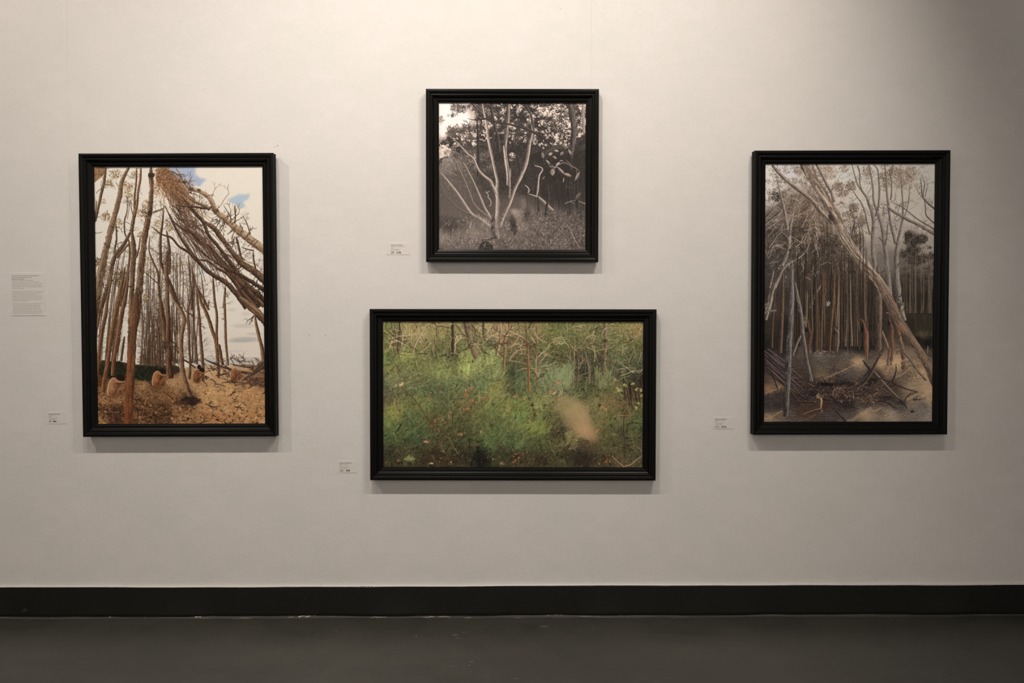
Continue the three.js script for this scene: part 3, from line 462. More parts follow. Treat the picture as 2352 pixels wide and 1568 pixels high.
  p.twig(1420, 480, -75, 110, 6, 2, [150, 122, 96]); p.twig(1490, 590, -60, 180, 7, 3, [130, 104, 80]);
  // the fallen crown: fan of rusty strands, dark leaning limbs, pale birch-like trunk
  const rust = [[112, 76, 48], [140, 98, 64], [84, 56, 36], [166, 122, 84], [96, 64, 40], [180, 142, 104]];
  for (let i = 0; i < 620; i++) {
    const t = R() * R(), u = 820 + R() * 190 + t * 300, v = 175 + t * 420 + R() * 110, l = 60 + R() * 260, a = (26 + R() * 56) * Math.PI / 180, b = a + (R() - .5) * 1.1;
    p.line([[u, v], [u + Math.cos(a) * l * .5, v + Math.sin(a) * l * .5], [u + Math.cos(a) * l * .5 + Math.cos(b) * l * .5, v + Math.sin(a) * l * .5 + Math.sin(b) * l * .5]], 1.5 + R() * 4, p.pick(rust), .5 + R() * .4);
  }
  p.leaves(930, 250, 100, 90, 900, 9, rust, .6); p.leaves(1040, 380, 110, 90, 500, 8, rust, .5); p.leaves(860, 380, 60, 120, 300, 8, rust, .5);
  const dk = { dark: [44, 31, 23], light: [146, 116, 88], side: 1, twigs: 14, twigLen: 90, twigUp: .2, fleck: 1.4 }, D = (pts, c, o = {}) => p.limb(pts, { c: [c[0] * .9, c[1] * .88, c[2] * .86], ...dk, ...o });
  D([[1000, 420, 14], [1160, 560, 20], [1300, 700, 30], [1440, 790, 62], [1510, 880, 62], [1580, 970, 56], [1640, 1050, 60], [1720, 1140, 76], [1850, 1230, 84], [1970, 1330, 92]], [128, 98, 72], { fleck: 1.5, twigs: 18, twigLen: 100 });
  D([[1100, 460, 16], [1240, 620, 30], [1335, 735, 42], [1390, 870, 34], [1470, 960, 36], [1560, 1080, 48], [1650, 1200, 60], [1740, 1330, 66], [1860, 1440, 70], [1970, 1540, 76]], [92, 66, 46], { twigs: 8, twigLen: 60 });
  D([[1050, 560, 14], [1180, 800, 24], [1260, 890, 32], [1390, 980, 40], [1500, 1100, 52], [1590, 1200, 60], [1700, 1330, 76], [1800, 1460, 84], [1900, 1600, 90]], [84, 60, 42], { twigs: 8, twigLen: 60 });
  D([[1000, 700, 14], [1110, 790, 26], [1220, 850, 32], [1330, 940, 38], [1420, 1030, 42], [1520, 1150, 46], [1620, 1260, 50], [1760, 1400, 60], [1910, 1570, 70]], [94, 66, 46], { twigs: 6, twigLen: 60 });
  D([[940, 560, 14], [1040, 770, 24], [1110, 900, 30], [1190, 1010, 34], [1270, 1110, 46], [1340, 1190, 50], [1440, 1270, 54], [1560, 1340, 58], [1660, 1440, 66], [1780, 1600, 78]], [90, 64, 46], { twigs: 8, twigLen: 60 });
  D([[800, 770, 10], [900, 850, 16], [1010, 890, 22], [1090, 980, 26], [1180, 1030, 36], [1260, 1110, 40]], [84, 60, 44], { twigs: 5 });
  D([[1270, 1110, 30], [1390, 1130, 24], [1480, 1200, 28], [1560, 1240, 34], [1650, 1330, 50], [1740, 1460, 60], [1900, 1650, 74]], [96, 68, 48]);
  D([[1200, 900, 12], [1300, 1020, 18], [1420, 1110, 22], [1560, 1200, 30], [1700, 1260, 40], [1960, 1420, 60]], [76, 54, 38]);
  for (let i = 0; i < 40; i++) { const t = R(), u = 1050 + t * 700, v = 620 + t * 560 + (R() - .5) * 160; p.twig(u, v, R() < .5 ? 20 + R() * 40 : 200 + R() * 60, 90 + R() * 80, 5, 2, [84, 60, 44]); }
  for (let i = 0; i < 170; i++) { const f = R(), t0 = R() * .6, u0 = 960 + 700 * t0 + (R() - .5) * 90, v0 = 470 + f * 260 + 600 * t0, l = 160 + R() * 360, a = (34 + R() * 34) * Math.PI / 180; p.line([[u0, v0], [u0 + Math.cos(a) * l * .5 + (R() - .5) * 60, v0 + Math.sin(a) * l * .5], [u0 + Math.cos(a + .06) * l, v0 + Math.sin(a + .06) * l]], 1.5 + R() * 4.5, p.pick([[66, 46, 34], [86, 62, 45], [112, 84, 60], [52, 37, 29]]), .85); }
  D([[1050, 560, 16], [1150, 572, 20], [1250, 580, 24], [1400, 598, 34]], [96, 72, 52]); D([[1130, 430, 18], [1220, 510, 26], [1320, 555, 34], [1400, 595, 40]], [160, 132, 104]);
  D([[1050, 180, 22], [1100, 250, 26], [1140, 330, 36], [1200, 395, 40], [1300, 425, 46], [1390, 480, 56], [1435, 555, 60], [1470, 630, 66], [1560, 700, 68], [1660, 790, 84], [1780, 885, 96], [1980, 1030, 112]], [172, 146, 116], { light: [206, 180, 150], dark: [88, 64, 46], fleck: 2.2, twigs: 18, twigLen: 100 });
  for (const [u, v, r] of [[1420, 600, 50], [1460, 620, 40], [1210, 400, 34], [1140, 330, 24], [1290, 410, 20]]) p.leaves(u, v, r, r * .7, 60, 10, [[84, 60, 44], [60, 44, 33], [110, 86, 64]], .5);
  for (const [u, v] of [[1560, 700], [1650, 800], [1720, 860], [1790, 880], [1870, 960], [1830, 950]]) p.line([[u - 40, v + 30], [u - 5, v - 6], [u + 26, v - 40]], 8, [84, 60, 44], .75);
  p.twig(980, 220, 10, 130, 8, 2, [70, 50, 36]); p.twig(1140, 290, 40, 110, 6, 2, [70, 50, 36]);
  for (let i = 0; i < 420; i++) { const k = R(), q = k < .3 ? [560 - R() * 300, 250 + R() * 1300] : k < .6 ? [700 + R() * 110 - R() * 60, 200 + R() * 1350] : [1200 + R() * 700, 0]; if (q[1] === 0) q[1] = 420 + (q[0] - 1200) * .75 + R() * 420; const [x, y] = p.map(...q), im = ctx.getImageData(Math.max(0, Math.min(p.W - 1, x | 0)), Math.max(0, Math.min(p.H - 1, y | 0)), 1, 1).data; if (im[0] < 165) p.leaves(q[0], q[1], 12, 12, 3, 8, im[0] < 110 && R() < .5 ? [[150, 122, 94]] : [[54, 39, 28], [70, 50, 36]], .55, .4); }
  // lower half: near trunks
  low();
  const L = (pts, c, o = {}) => p.limb(pts, { c, light: [178, 140, 100], dark: [58, 38, 26], side: -1, ...o });
  L([[300, -10, 30], [270, 120, 34], [250, 260, 26]], [112, 86, 60]); p.leaves(280, 110, 30, 50, 90, 9, [[74, 58, 40], [96, 76, 50]], .7);
  L([[402, -330, 22], [376, -160, 28], [348, -10, 34], [330, 130, 40], [295, 290, 42], [272, 470, 42], [262, 640, 36], [256, 760, 24]], [104, 80, 60], { c2: [132, 76, 42], turn: .6 });
  L([[520, -330, 34], [486, -150, 44], [452, -10, 58], [420, 170, 58], [390, 330, 54], [368, 500, 50], [345, 650, 52], [320, 780, 54], [308, 905, 50]], [110, 84, 62], { c2: [128, 70, 38], turn: .55 });
  L([[560, -330, 24], [545, -160, 34], [520, -10, 48], [490, 130, 54], [462, 300, 56], [436, 460, 54], [412, 600, 50], [402, 740, 46]], [104, 80, 60], { c2: [128, 72, 40], turn: .6 });
  L([[518, 350, 22], [500, 470, 28], [485, 595, 30]], [84, 62, 46]);
  for (const [pts, c] of [[[[770, 60, 14], [790, 240, 18], [795, 400, 20], [785, 620, 18]], [96, 72, 52]], [[[820, 150, 14], [850, 280, 20], [862, 430, 22], [864, 620, 22]], [92, 66, 46]], [[[690, 40, 12], [700, 250, 14], [690, 430, 16], [705, 620, 16]], [110, 84, 62]], [[[985, 40, 14], [988, 200, 18], [984, 420, 20], [990, 600, 22]], [88, 62, 44]], [[[740, 80, 10], [760, 300, 12], [740, 480, 14]], [116, 90, 66]]]) L(pts, c, { twigs: 10, twigLen: 70, twigUp: .8 });
  L([[875, -10, 50], [890, 120, 58], [910, 260, 60], [930, 400, 64]], [86, 60, 42]); L([[945, -10, 52], [950, 150, 54], [952, 300, 58], [950, 420, 72], [955, 560, 78], [960, 680, 84], [968, 770, 92]], [104, 76, 54], { c2: [92, 56, 34], dark: [44, 28, 22] });
  p.leaves(930, 440, 24, 70, 60, 12, [[52, 38, 32], [70, 52, 40]], .5);
  for (const [a, b, c, d, w] of [[960, 370, 1060, 480, 14], [990, 440, 1070, 530, 12], [1000, 560, 1060, 640, 12], [1100, 580, 1220, 665, 20], [750, 430, 860, 500, 9], [980, 480, 1040, 500, 8], [660, 560, 780, 530, 8]]) p.limb([[a, b, w], [(a + c) / 2, (b + d) / 2 - 6, w], [c, d, w * .7]], { c: [78, 54, 38], dark: [48, 32, 24], light: [120, 90, 64] });
  L([[960, -120, 40], [984, -60, 40], [1004, -10, 42], [1050, 50, 44], [1095, 130, 52], [1108, 200, 52], [1090, 290, 54], [1076, 400, 54], [1082, 540, 54], [1095, 680, 52], [1118, 790, 52], [1145, 880, 56], [1175, 970, 76]], [132, 104, 76], { c2: [116, 80, 52], light: [190, 156, 118], fleck: 1.5 });
  p.leaves(1170, 990, 110, 44, 380, 14, [[52, 34, 26], [70, 46, 34], [44, 30, 26]], .7); p.leaves(1080, 1010, 90, 26, 120, 12, [[84, 56, 38]], .6);
  L([[1085, 0, 10], [1130, 110, 14], [1190, 150, 18], [1204, 260, 24], [1224, 440, 26], [1236, 630, 28]], [96, 70, 50]); L([[1182, -190, 8], [1180, -80, 14], [1168, -10, 18], [1150, 110, 24], [1158, 280, 28], [1158, 460, 28], [1168, 620, 30], [1160, 775, 34]], [96, 68, 48]);
  L([[1216, -220, 12], [1230, -120, 20], [1238, -10, 28], [1256, 150, 34], [1268, 340, 36], [1284, 520, 38], [1296, 710, 38]], [106, 76, 52], { twigs: 6 }); L([[1200, -190, 14], [1236, -121, 22], [1278, 20, 32], [1335, 140, 40], [1385, 290, 42], [1425, 410, 46], [1438, 560, 40], [1450, 765, 32]], [112, 80, 56], { c2: [104, 66, 40] });
  L([[1392, -190, 12], [1400, -100, 20], [1410, -10, 26], [1432, 160, 30], [1430, 330, 30], [1442, 480, 24]], [104, 76, 52]); L([[1452, 430, 34], [1470, 540, 38], [1488, 640, 34]], [98, 68, 46]); L([[1516, -190, 10], [1508, -43, 22], [1508, -10, 26], [1514, 180, 32], [1520, 400, 30], [1542, 640, 26]], [120, 90, 62], { twigs: 4 });
  L([[1355, -10, 12], [1345, 80, 14]], [100, 74, 52]);
  L([[1650, -30, 66], [1760, 60, 84], [1860, 150, 96], [1960, 260, 100]], [112, 86, 62], { side: 1 }); L([[1830, -20, 40], [1900, 60, 46]], [104, 78, 56], { side: 1 }); L([[1805, 120, 24], [1822, 240, 34], [1850, 360, 40], [1878, 480, 44], [1898, 640, 46]], [122, 92, 66]);
  // driftwood on the right
  for (const [pts, c] of [[[[1300, 572, 14], [1400, 620, 20], [1520, 665, 24], [1650, 700, 30], [1790, 720, 34]], 0], [[[1560, 625, 10], [1660, 645, 18], [1800, 665, 24], [1930, 672, 26]], 0], [[[1660, 640, 8], [1760, 640, 12], [1870, 660, 14]], 1], [[[1680, 795, 18], [1740, 750, 26], [1840, 690, 30], [1930, 620, 34]], 0], [[[1790, 700, 46], [1850, 640, 50], [1900, 590, 50]], 1], [[[1470, 815, 8], [1580, 805, 12], [1720, 815, 12], [1900, 800, 12]], 0], [[[1740, 870, 10], [1800, 830, 20], [1920, 790, 26]], 0], [[[1880, 930, 14], [1925, 880, 18]], 0], [[[1310, 715, 7], [1380, 685, 9], [1470, 690, 8]], 0], [[[1540, 700, 8], [1620, 720, 12], [1690, 750, 14]], 0], [[[1200, 600, 10], [1260, 590, 8], [1330, 640, 10]], 0]]) p.limb(pts, { c: c ? [120, 90, 64] : [84, 62, 46], dark: [48, 34, 28], light: [150, 118, 88], side: 1 });
  for (let i = 0; i < 60; i++) p.twig(1330 + R() * 580, 600 + R() * 250, R() < .5 ? -150 + R() * 40 : -20 + R() * 50, 50 + R() * 60, 7, 1, p.pick([[84, 60, 44], [64, 46, 36], [116, 88, 62]]));
  p.leaves(1810, 800, 120, 50, 200, 12, [[54, 38, 32], [96, 66, 46], [140, 100, 70]], .7);
  // the four figures sitting on the sand, arms round their knees
  const fig = (u0, v0, u1, v1, lit0, shade0, rim, hairC) => {
    const lit = lit0.map((n) => n * .84), shade = shade0.map((n) => n * .8);
    const q = (l) => l.map(([a, c]) => [u0 + a * (u1 - u0), v0 + c * (v1 - v0)]), w = u1 - u0, dk = [shade[0] * .62, shade[1] * .56, shade[2] * .52];
    p.poly(q([[.42, .02], [.28, .06], [.14, .18], [.05, .4], [.0, .7], [.02, .93], [.14, .99], [.3, 1], [.5, .98], [.6, .8], [.54, .5], [.62, .28], [.66, .13], [.55, .05]]), lit);
    p.poly(q([[.35, .97], [.5, .72], [.74, .42], [.9, .32], [1, .42], [.99, .66], [.95, .92], [.8, .93], [.8, .7], [.76, .66], [.62, .88], [.5, 1]]), [(lit[0] + shade[0]) / 2, (lit[1] + shade[1]) / 2, (lit[2] + shade[2]) / 2]);
    p.blob(u0 + w * .4, v0 + (v1 - v0) * .9, w * .42, (v1 - v0) * .3, shade, .85); p.blob(u0 + w * .5, v0 + (v1 - v0) * .4, w * .2, (v1 - v0) * .3, shade, .7); p.blob(u0 + w * .9, v0 + (v1 - v0) * .8, w * .16, (v1 - v0) * .25, shade, .8);
    p.line(q([[.38, .95], [.5, .74], [.66, .52], [.86, .4]]), w * .05, dk, .8); p.line(q([[.82, .7], [.81, .92]]), w * .05, dk, .7); p.line(q([[.42, .5], [.48, .62], [.44, .7]]), w * .035, dk, .5);
    p.line(q([[.5, .2], [.64, .24], [.8, .27], [.99, .27]]), w * .13, lit, 1); p.line(q([[.52, .3], [.7, .34], [.98, .34]]), w * .05, dk, .7);
    if (rim) p.line(q([[.4, .04], [.24, .11], [.12, .26], [.06, .45], [.03, .72], [.05, .9]]), w * .045, [226, 194, 166], .6);
    p.shape(q([[.55, .1], [.56, -.06], [.7, -.14], [.92, -.1], [1.06, .05], [1.02, .2], [.86, .22], [.68, .16]]), hairC);
  };
  fig(345, 752, 514, 946, [196, 138, 96], [150, 94, 58], true, [34, 25, 22]);
  fig(788, 688, 926, 848, [196, 128, 80], [142, 82, 46], true, [34, 25, 22]);
  fig(1194, 680, 1308, 804, [164, 102, 62], [118, 68, 40], false, [34, 25, 22]); p.shape([[1240, 680], [1236, 646], [1254, 628], [1274, 640], [1280, 676]], [32, 24, 22]);
  fig(1562, 664, 1668, 792, [178, 116, 74], [130, 78, 48], true, [168, 142, 114]);
  p.leaves(1330, 760, 24, 24, 30, 9, [[56, 40, 32]], .8);
  // nearest trunk, grey above and red-brown below
  p.limb([[640, -130, 40], [630, 0, 92], [618, 130, 114], [602, 250, 112], [592, 400, 104], [586, 560, 104], [578, 720, 104], [572, 900, 104], [562, 1080, 106], [556, 1260, 110]], { c: [98, 74, 54], c2: [136, 66, 28], turn: .5, light: [150, 104, 66], dark: [64, 40, 28], side: -1, rough: .05, fleck: 1.2 });
  p.leaves(566, 330, 18, 110, 60, 12, [[66, 52, 46], [84, 66, 54]], .4);
  for (let i = 0; i < 60; i++) { const u = 520 + R() * 95, v = 480 + R() * 640; p.line([[u, v], [u - 4, v + 60 + R() * 60]], 5, R() < .5 ? [166, 92, 46] : [92, 46, 26], .35); }
  L([[400, 1080, 14], [415, 1140, 36], [430, 1240, 60]], [84, 52, 32]);
  p.texture(240, 1120, 520, 1240, 260, 22, 5, -.2, 1, 40, .6);
  p.detail = 15; p.sat = .94; p.contrast = 1.16; p.tint = [.965, 1, 1.05]; return p.finish(1.4, 1.34, 4);
}

// ------------------------------------------------------------------ picture: monochrome many-stemmed gum
function paintMono(ex, ey) {
  const p = makePainter(SIGHT.mono, ex, ey, 2.2, 202), { R, ctx } = p;
  p.view(960, 190, 3.5636); p.hue = .15; p.thin = .74; p.contrast = 1.14; p.tint = [.97, 1.0, 1.06]; p.detail = 13;
  const g = (v) => [v, v * .905, v * .835];
  p.washPoints = [];
  const N = (list) => p.wash(list.map(([u, v, k]) => [u, v, ...g(k)]));
  N([[200, 200, 245], [300, 220, 225], [420, 180, 190], [200, 320, 250], [300, 310, 240], [420, 280, 200], [200, 450, 170], [350, 400, 120], [450, 380, 130], [560, 230, 150], [620, 300, 110], [700, 220, 100], [760, 300, 105], [850, 220, 120], [940, 220, 150], [1050, 220, 190], [1120, 220, 170], [1180, 300, 120], [1320, 220, 130], [1360, 300, 120],
    [200, 560, 200], [230, 620, 150], [320, 500, 105], [420, 480, 95], [520, 450, 85], [640, 420, 80], [800, 420, 85], [900, 350, 100], [1000, 350, 110], [1100, 400, 105], [1200, 450, 85], [1340, 450, 75], [1000, 480, 85], [820, 500, 75],
    [200, 680, 125], [320, 640, 115], [420, 620, 105], [520, 600, 85], [680, 620, 65], [800, 640, 70], [950, 620, 60], [1200, 600, 55], [1350, 620, 50], [200, 800, 95], [320, 760, 95], [430, 740, 90], [540, 760, 75], [700, 760, 62], [900, 740, 60], [1060, 740, 55], [1200, 800, 45], [1350, 780, 55],
    [200, 900, 85], [320, 900, 85], [450, 880, 85], [560, 880, 75], [700, 880, 70], [860, 860, 66], [1050, 860, 55], [1200, 900, 48], [1350, 900, 62], [200, 1000, 92], [320, 1000, 98], [450, 1000, 92], [560, 980, 82], [700, 980, 88], [820, 960, 92], [930, 960, 80], [1050, 1000, 72], [1200, 1000, 66], [1350, 1000, 80],
    [200, 1130, 92], [270, 1170, 78], [350, 1120, 100], [480, 1160, 112], [560, 1180, 120], [700, 1120, 108], [920, 1060, 104], [1000, 1080, 108], [1150, 1080, 100], [1300, 1080, 96], [200, 1260, 136], [320, 1240, 128], [450, 1240, 132], [560, 1240, 116], [700, 1220, 110], [850, 1200, 112], [1000, 1180, 108], [1150, 1180, 98], [1300, 1180, 96],
    [200, 1340, 118], [330, 1330, 108], [450, 1320, 108], [680, 1330, 100], [850, 1310, 108], [1000, 1290, 98], [1150, 1300, 104], [1330, 1300, 92]]);
  p.layWash(3.4); ctx.filter = 'blur(9px)'; p.poly([[150, 140], [440, 140], [400, 230], [440, 320], [380, 350], [260, 350], [210, 430], [150, 440]], [252, 240, 230], .95); ctx.filter = 'none'; p.snap();
  p.texture(150, 150, 1400, 700, 3000, 16, 9, 0, 3, 22, .6); p.texture(150, 640, 1400, 1060, 2400, 26, 6, 1.4, .7, 14, .4);
  // canopy: dark leaf masses with light breaking between them
  const dk = [g(44), g(58), g(70), g(36)], md = [g(84), g(100), g(72)], lt = [g(255), g(236), g(215)];
  p.clumps(480, 160, 1390, 620, 330, 60, 50, 7, dk, .7); p.clumps(250, 350, 520, 620, 60, 55, 34, 9, [g(62), g(78), g(96)], .7); p.clumps(180, 430, 330, 560, 14, 50, 30, 9, dk, .7);
  p.clumps(270, 165, 540, 235, 40, 34, 26, 6, [g(96), g(74), g(120)], .75); p.clumps(240, 240, 330, 270, 6, 26, 20, 6, [g(110), g(90)], .7); p.clumps(250, 345, 420, 420, 20, 34, 26, 6, [g(84), g(104), g(126)], .7); p.clumps(170, 250, 215, 320, 5, 30, 16, 7, [g(130)], .7);
  for (const [u0, v0, u1, v1, m] of [[880, 165, 1240, 330, 46], [1010, 180, 1130, 260, 22], [600, 160, 860, 300, 18], [1150, 250, 1390, 430, 34], [950, 330, 1250, 520, 34], [620, 320, 900, 480, 16], [460, 300, 600, 460, 14], [1330, 160, 1390, 330, 14], [750, 560, 800, 620, 4], [290, 390, 460, 520, 14], [170, 500, 260, 600, 12]]) p.clumps(u0, v0, u1, v1, m * 2, 26, 16, 4.6, lt, .9);
  p.clumps(540, 160, 1390, 640, 170, 40, 18, 6, dk, .75); p.clumps(200, 560, 640, 720, 60, 40, 22, 7, [g(150), g(120), g(86)], .5); p.clumps(420, 560, 700, 900, 40, 50, 20, 8, [g(56), g(70)], .5);
  p.clumps(640, 640, 1390, 960, 80, 60, 20, 8, [g(40), g(52), g(64)], .45); p.clumps(170, 600, 430, 950, 60, 50, 18, 6, [g(130), g(108), g(84)], .4);
  // vertical dark saplings at the right
  for (let i = 0; i < 26; i++) { const u = 860 + R() * 530; p.limb([[u, 620 + R() * 200, 6 + R() * 12], [u + (R() - .5) * 30, 900, 8 + R() * 12], [u + (R() - .5) * 40, 1010 + R() * 90, 6]], { c: p.pick([g(46), g(56), g(66), g(74)]), dark: g(34), light: g(80), fleck: .4, a: .75 }); }
  // mist low in the wood
  p.blob(300, 960, 340, 190, g(104), .6); p.blob(820, 1000, 300, 120, g(104), .4); p.blob(640, 1020, 420, 170, g(92), .35); p.blob(240, 1170, 170, 95, g(74), .6); p.blob(330, 1060, 200, 60, g(112), .4); p.blob(1000, 1060, 330, 90, g(112), .45);
  // background limbs
  const B = (pts, k, o = {}) => p.limb(pts, { c: g(k), light: g(Math.min(240, k + 50)), dark: g(Math.max(34, k - 62)), side: o.side ?? 1, rough: .06, ...o });
  B([[1250, 150, 74], [1272, 260, 70], [1285, 350, 66], [1280, 450, 64], [1262, 560, 54], [1255, 700, 44]], 92, { light: g(128), fleck: 1.6 }); B([[1362, 150, 34], [1362, 270, 32], [1368, 400, 28]], 150, { light: g(186), dark: g(110) });
  B([[595, 150, 26], [605, 230, 30], [625, 330, 30], [655, 450, 34], [665, 560, 30]], 74); B([[430, 150, 14], [500, 220, 22], [545, 260, 18]], 90); B([[480, 300, 20], [490, 450, 24], [492, 600, 26], [488, 760, 26]], 58); B([[520, 300, 12], [505, 390, 14]], 60);
  B([[885, 165, 14], [930, 260, 26], [945, 380, 28], [925, 480, 24]], 84); B([[750, 430, 16], [790, 520, 20], [825, 640, 24], [835, 720, 20]], 56); B([[835, 650, 18], [870, 580, 14], [900, 520, 10]], 70); B([[770, 470, 10], [820, 400, 10], [900, 385, 8]], 70);
  B([[1240, 420, 12], [1230, 500, 12]], 70); B([[1320, 190, 7], [1340, 270, 9], [1300, 350, 9]], 52); B([[1190, 405, 8], [1260, 405, 8]], 60);
  for (const [u, v, a, l] of [[540, 480, 200, 60], [480, 640, 150, 70], [620, 560, 20, 80], [1150, 340, 60, 90], [320, 460, 190, 90], [430, 420, -120, 80], [640, 180, 70, 130], [1000, 300, 80, 110], [1180, 200, 100, 120], [240, 600, 170, 70], [1320, 860, 200, 110], [760, 600, 30, 70]]) p.twig(u, v, a, l, 8, 3, g(60));
  // pale stems of the big gum
  B([[740, 150, 54], [738, 240, 52], [728, 330, 50], [718, 430, 48], [712, 540, 44], [720, 640, 46], [738, 740, 50], [744, 840, 46], [742, 940, 40]], 100, { light: g(222), dark: g(44), side: 1 });
  B([[700, 500, 12], [712, 620, 20], [728, 740, 16], [728, 830, 10]], 200, { dark: g(130), light: g(235) }); B([[758, 690, 10], [758, 760, 8]], 170);
  B([[525, 155, 22], [542, 240, 28], [560, 340, 30], [572, 440, 30], [592, 540, 30], [612, 630, 28], [630, 720, 28], [648, 800, 32], [642, 880, 36], [652, 960, 44], [648, 1060, 48], [636, 1180, 56]], 172, { light: g(220), dark: g(92), side: -1 });
  B([[252, 428, 9], [300, 465, 12], [345, 510, 15], [400, 570, 18], [450, 610, 22], [472, 660, 24], [500, 715, 24], [545, 760, 28], [590, 795, 32], [612, 840, 34], [640, 900, 36]], 168, { light: g(225), dark: g(90), side: 1 }); B([[455, 570, 16], [466, 612, 18]], 170);
  B([[176, 728, 16], [215, 772, 24], [262, 830, 30], [310, 890, 32], [355, 955, 34], [400, 1025, 38], [440, 1075, 38], [505, 1112, 40], [560, 1155, 44], [612, 1215, 52]], 162, { light: g(215), dark: g(80), side: 1 });
  B([[172, 800, 9], [230, 920, 12], [300, 1000, 15], [370, 1050, 20], [430, 1075, 22]], 112, { dark: g(64) });
  B([[365, 640, 9], [405, 710, 13], [450, 800, 16], [490, 890, 20], [520, 960, 22], [545, 1020, 24], [575, 1070, 28], [592, 1110, 28]], 166, { light: g(222), dark: g(96) });
  B([[220, 540, 7], [290, 610, 10], [330, 690, 12], [380, 800, 14], [420, 900, 16], [452, 980, 18], [500, 1035, 22], [570, 1090, 22]], 132, { light: g(176), dark: g(76) });
  B([[305, 640, 8], [318, 740, 8], [250, 640, 6]], 96); B([[200, 700, 8], [270, 730, 9], [310, 750, 8]], 140); p.line([[552, 885], [575, 910], [572, 930], [592, 955], [598, 985], [586, 1005]], 7, g(176), .9); p.line([[585, 880], [562, 892]], 5, g(176), .9); p.twig(430, 1130, 80, 60, 8, 0, g(180));
  B([[930, 320, 10], [938, 400, 20], [918, 480, 32], [904, 570, 40], [884, 660, 44], [848, 750, 42], [812, 820, 34], [786, 880, 34], [758, 960, 38], [724, 1035, 40], [690, 1110, 40], [668, 1175, 34]], 158, { light: g(216), dark: g(66), side: 1 });
  B([[612, 1110, 60], [622, 1180, 80], [632, 1240, 90], [650, 1280, 60]], 120, { light: g(170), dark: g(70) }); B([[620, 1090, 30], [610, 1200, 40]], 84, { dark: g(56) });
  // dark bough across the top
  B([[400, 282, 6], [470, 294, 14], [550, 283, 20], [600, 296, 18], [660, 316, 17], [760, 330, 18], [840, 352, 20], [920, 380, 22], [990, 414, 26], [1050, 455, 26], [1100, 510, 18]], 52, { light: g(120), dark: g(30), side: 1 });
  // near leaves hanging at the right, a little soft
  p.blob(1160, 680, 170, 150, g(44), .5); p.blob(985, 600, 60, 50, g(34), .7); p.blob(1290, 620, 60, 60, g(40), .6); p.blob(1110, 770, 60, 50, g(42), .7);
  const leaf = (u, v, l0, w0, deg, k) => { const l = l0 * (.8 + R() * .4), w = w0 * (.6 + R() * .5); const [x, y] = p.map(u, v), s = p.sc(); ctx.save(); ctx.translate(x, y); ctx.rotate(deg * Math.PI / 180); const gr = ctx.createLinearGradient(0, -w * s / 2, 0, w * s / 2); gr.addColorStop(0, p.css(g(k))); gr.addColorStop(1, p.css(g(k * .62))); ctx.fillStyle = gr; ctx.beginPath(); ctx.moveTo(-l * s / 2, 0); ctx.quadraticCurveTo(0, -w * s, l * s / 2, 0); ctx.quadraticCurveTo(0, w * s, -l * s / 2, 0); ctx.fill(); ctx.restore(); };
  for (const q of [[1025, 582, 66, 34, 80, 150], [985, 615, 70, 30, 120, 46], [1090, 572, 46, 22, -30, 200], [1140, 545, 40, 16, 10, 220], [1186, 566, 50, 28, -50, 160], [1250, 555, 52, 22, 60, 190], [1125, 600, 36, 18, 30, 170], [1068, 636, 56, 20, 45, 190], [1152, 652, 60, 18, -40, 210], [1106, 720, 76, 40, 90, 170], [1178, 708, 84, 28, 45, 180], [1232, 742, 60, 24, 20, 175], [1198, 785, 44, 12, 100, 180], [1314, 752, 92, 28, -62, 165], [1322, 915, 90, 34, -52, 120], [1180, 626, 40, 12, 10, 190], [1240, 640, 60, 9, 40, 150], [1300, 600, 60, 30, 60, 52], [1330, 640, 70, 26, 90, 46], [1032, 770, 30, 10, -40, 170], [1085, 760, 50, 26, 100, 50]]) leaf(...q);
  for (const [u, v, a, l] of [[1200, 640, 160, 90], [1200, 640, 20, 120], [1150, 680, 190, 60], [1010, 680, 200, 50], [1330, 960, 40, 60], [1210, 980, -20, 60]]) p.twig(u, v, a, l, 6, 1, g(150));
  // broken pale limbs at the right
  B([[955, 668, 8], [1012, 682, 12], [1022, 705, 16], [998, 745, 18], [990, 800, 18], [985, 860, 22], [975, 920, 14]], 176, { light: g(225), dark: g(100) }); B([[875, 826, 7], [900, 846, 10], [912, 870, 11], [902, 892, 10]], 205); B([[905, 900, 12], [950, 915, 18], [1000, 935, 26], [1050, 980, 30], [1112, 1040, 34]], 156, { light: g(205), dark: g(90), side: 1 });
  B([[1060, 820, 22], [1072, 900, 24], [1060, 1000, 24], [1045, 1090, 22]], 62); B([[985, 920, 14], [990, 1000, 16], [980, 1080, 14]], 60); B([[1240, 1060, 12], [1240, 1150, 12]], 120); B([[1260, 1000, 8], [1255, 1060, 8]], 56);
  // blurred figure bending over
  const soft = (list) => { ctx.filter = 'blur(3px)'; for (const q of list) p.blob(...q); ctx.filter = 'none'; };
  soft([[770, 1070, 60, 60, g(150), .8], [800, 1060, 60, 46, g(168), .75], [830, 1110, 46, 90, g(140), .7], [850, 1160, 40, 70, g(128), .6], [770, 1140, 34, 90, g(62), .85], [790, 1190, 30, 70, g(52), .85], [750, 1080, 26, 60, g(84), .6], [860, 980, 40, 60, g(128), .45], [870, 1000, 26, 90, g(138), .4], [890, 1070, 30, 70, g(66), .6], [905, 1110, 22, 40, g(64), .6]]);
  // grass and litter
  p.snap(); p.texture(160, 1080, 1400, 1370, 3800, 26, 4, -1.2, .9, 30, .5); p.texture(820, 1040, 1400, 1370, 2400, 20, 5, -.4, 1.4, 42, .55); p.texture(160, 1180, 640, 1370, 1500, 34, 3, -1.1, .7, 34, .5);
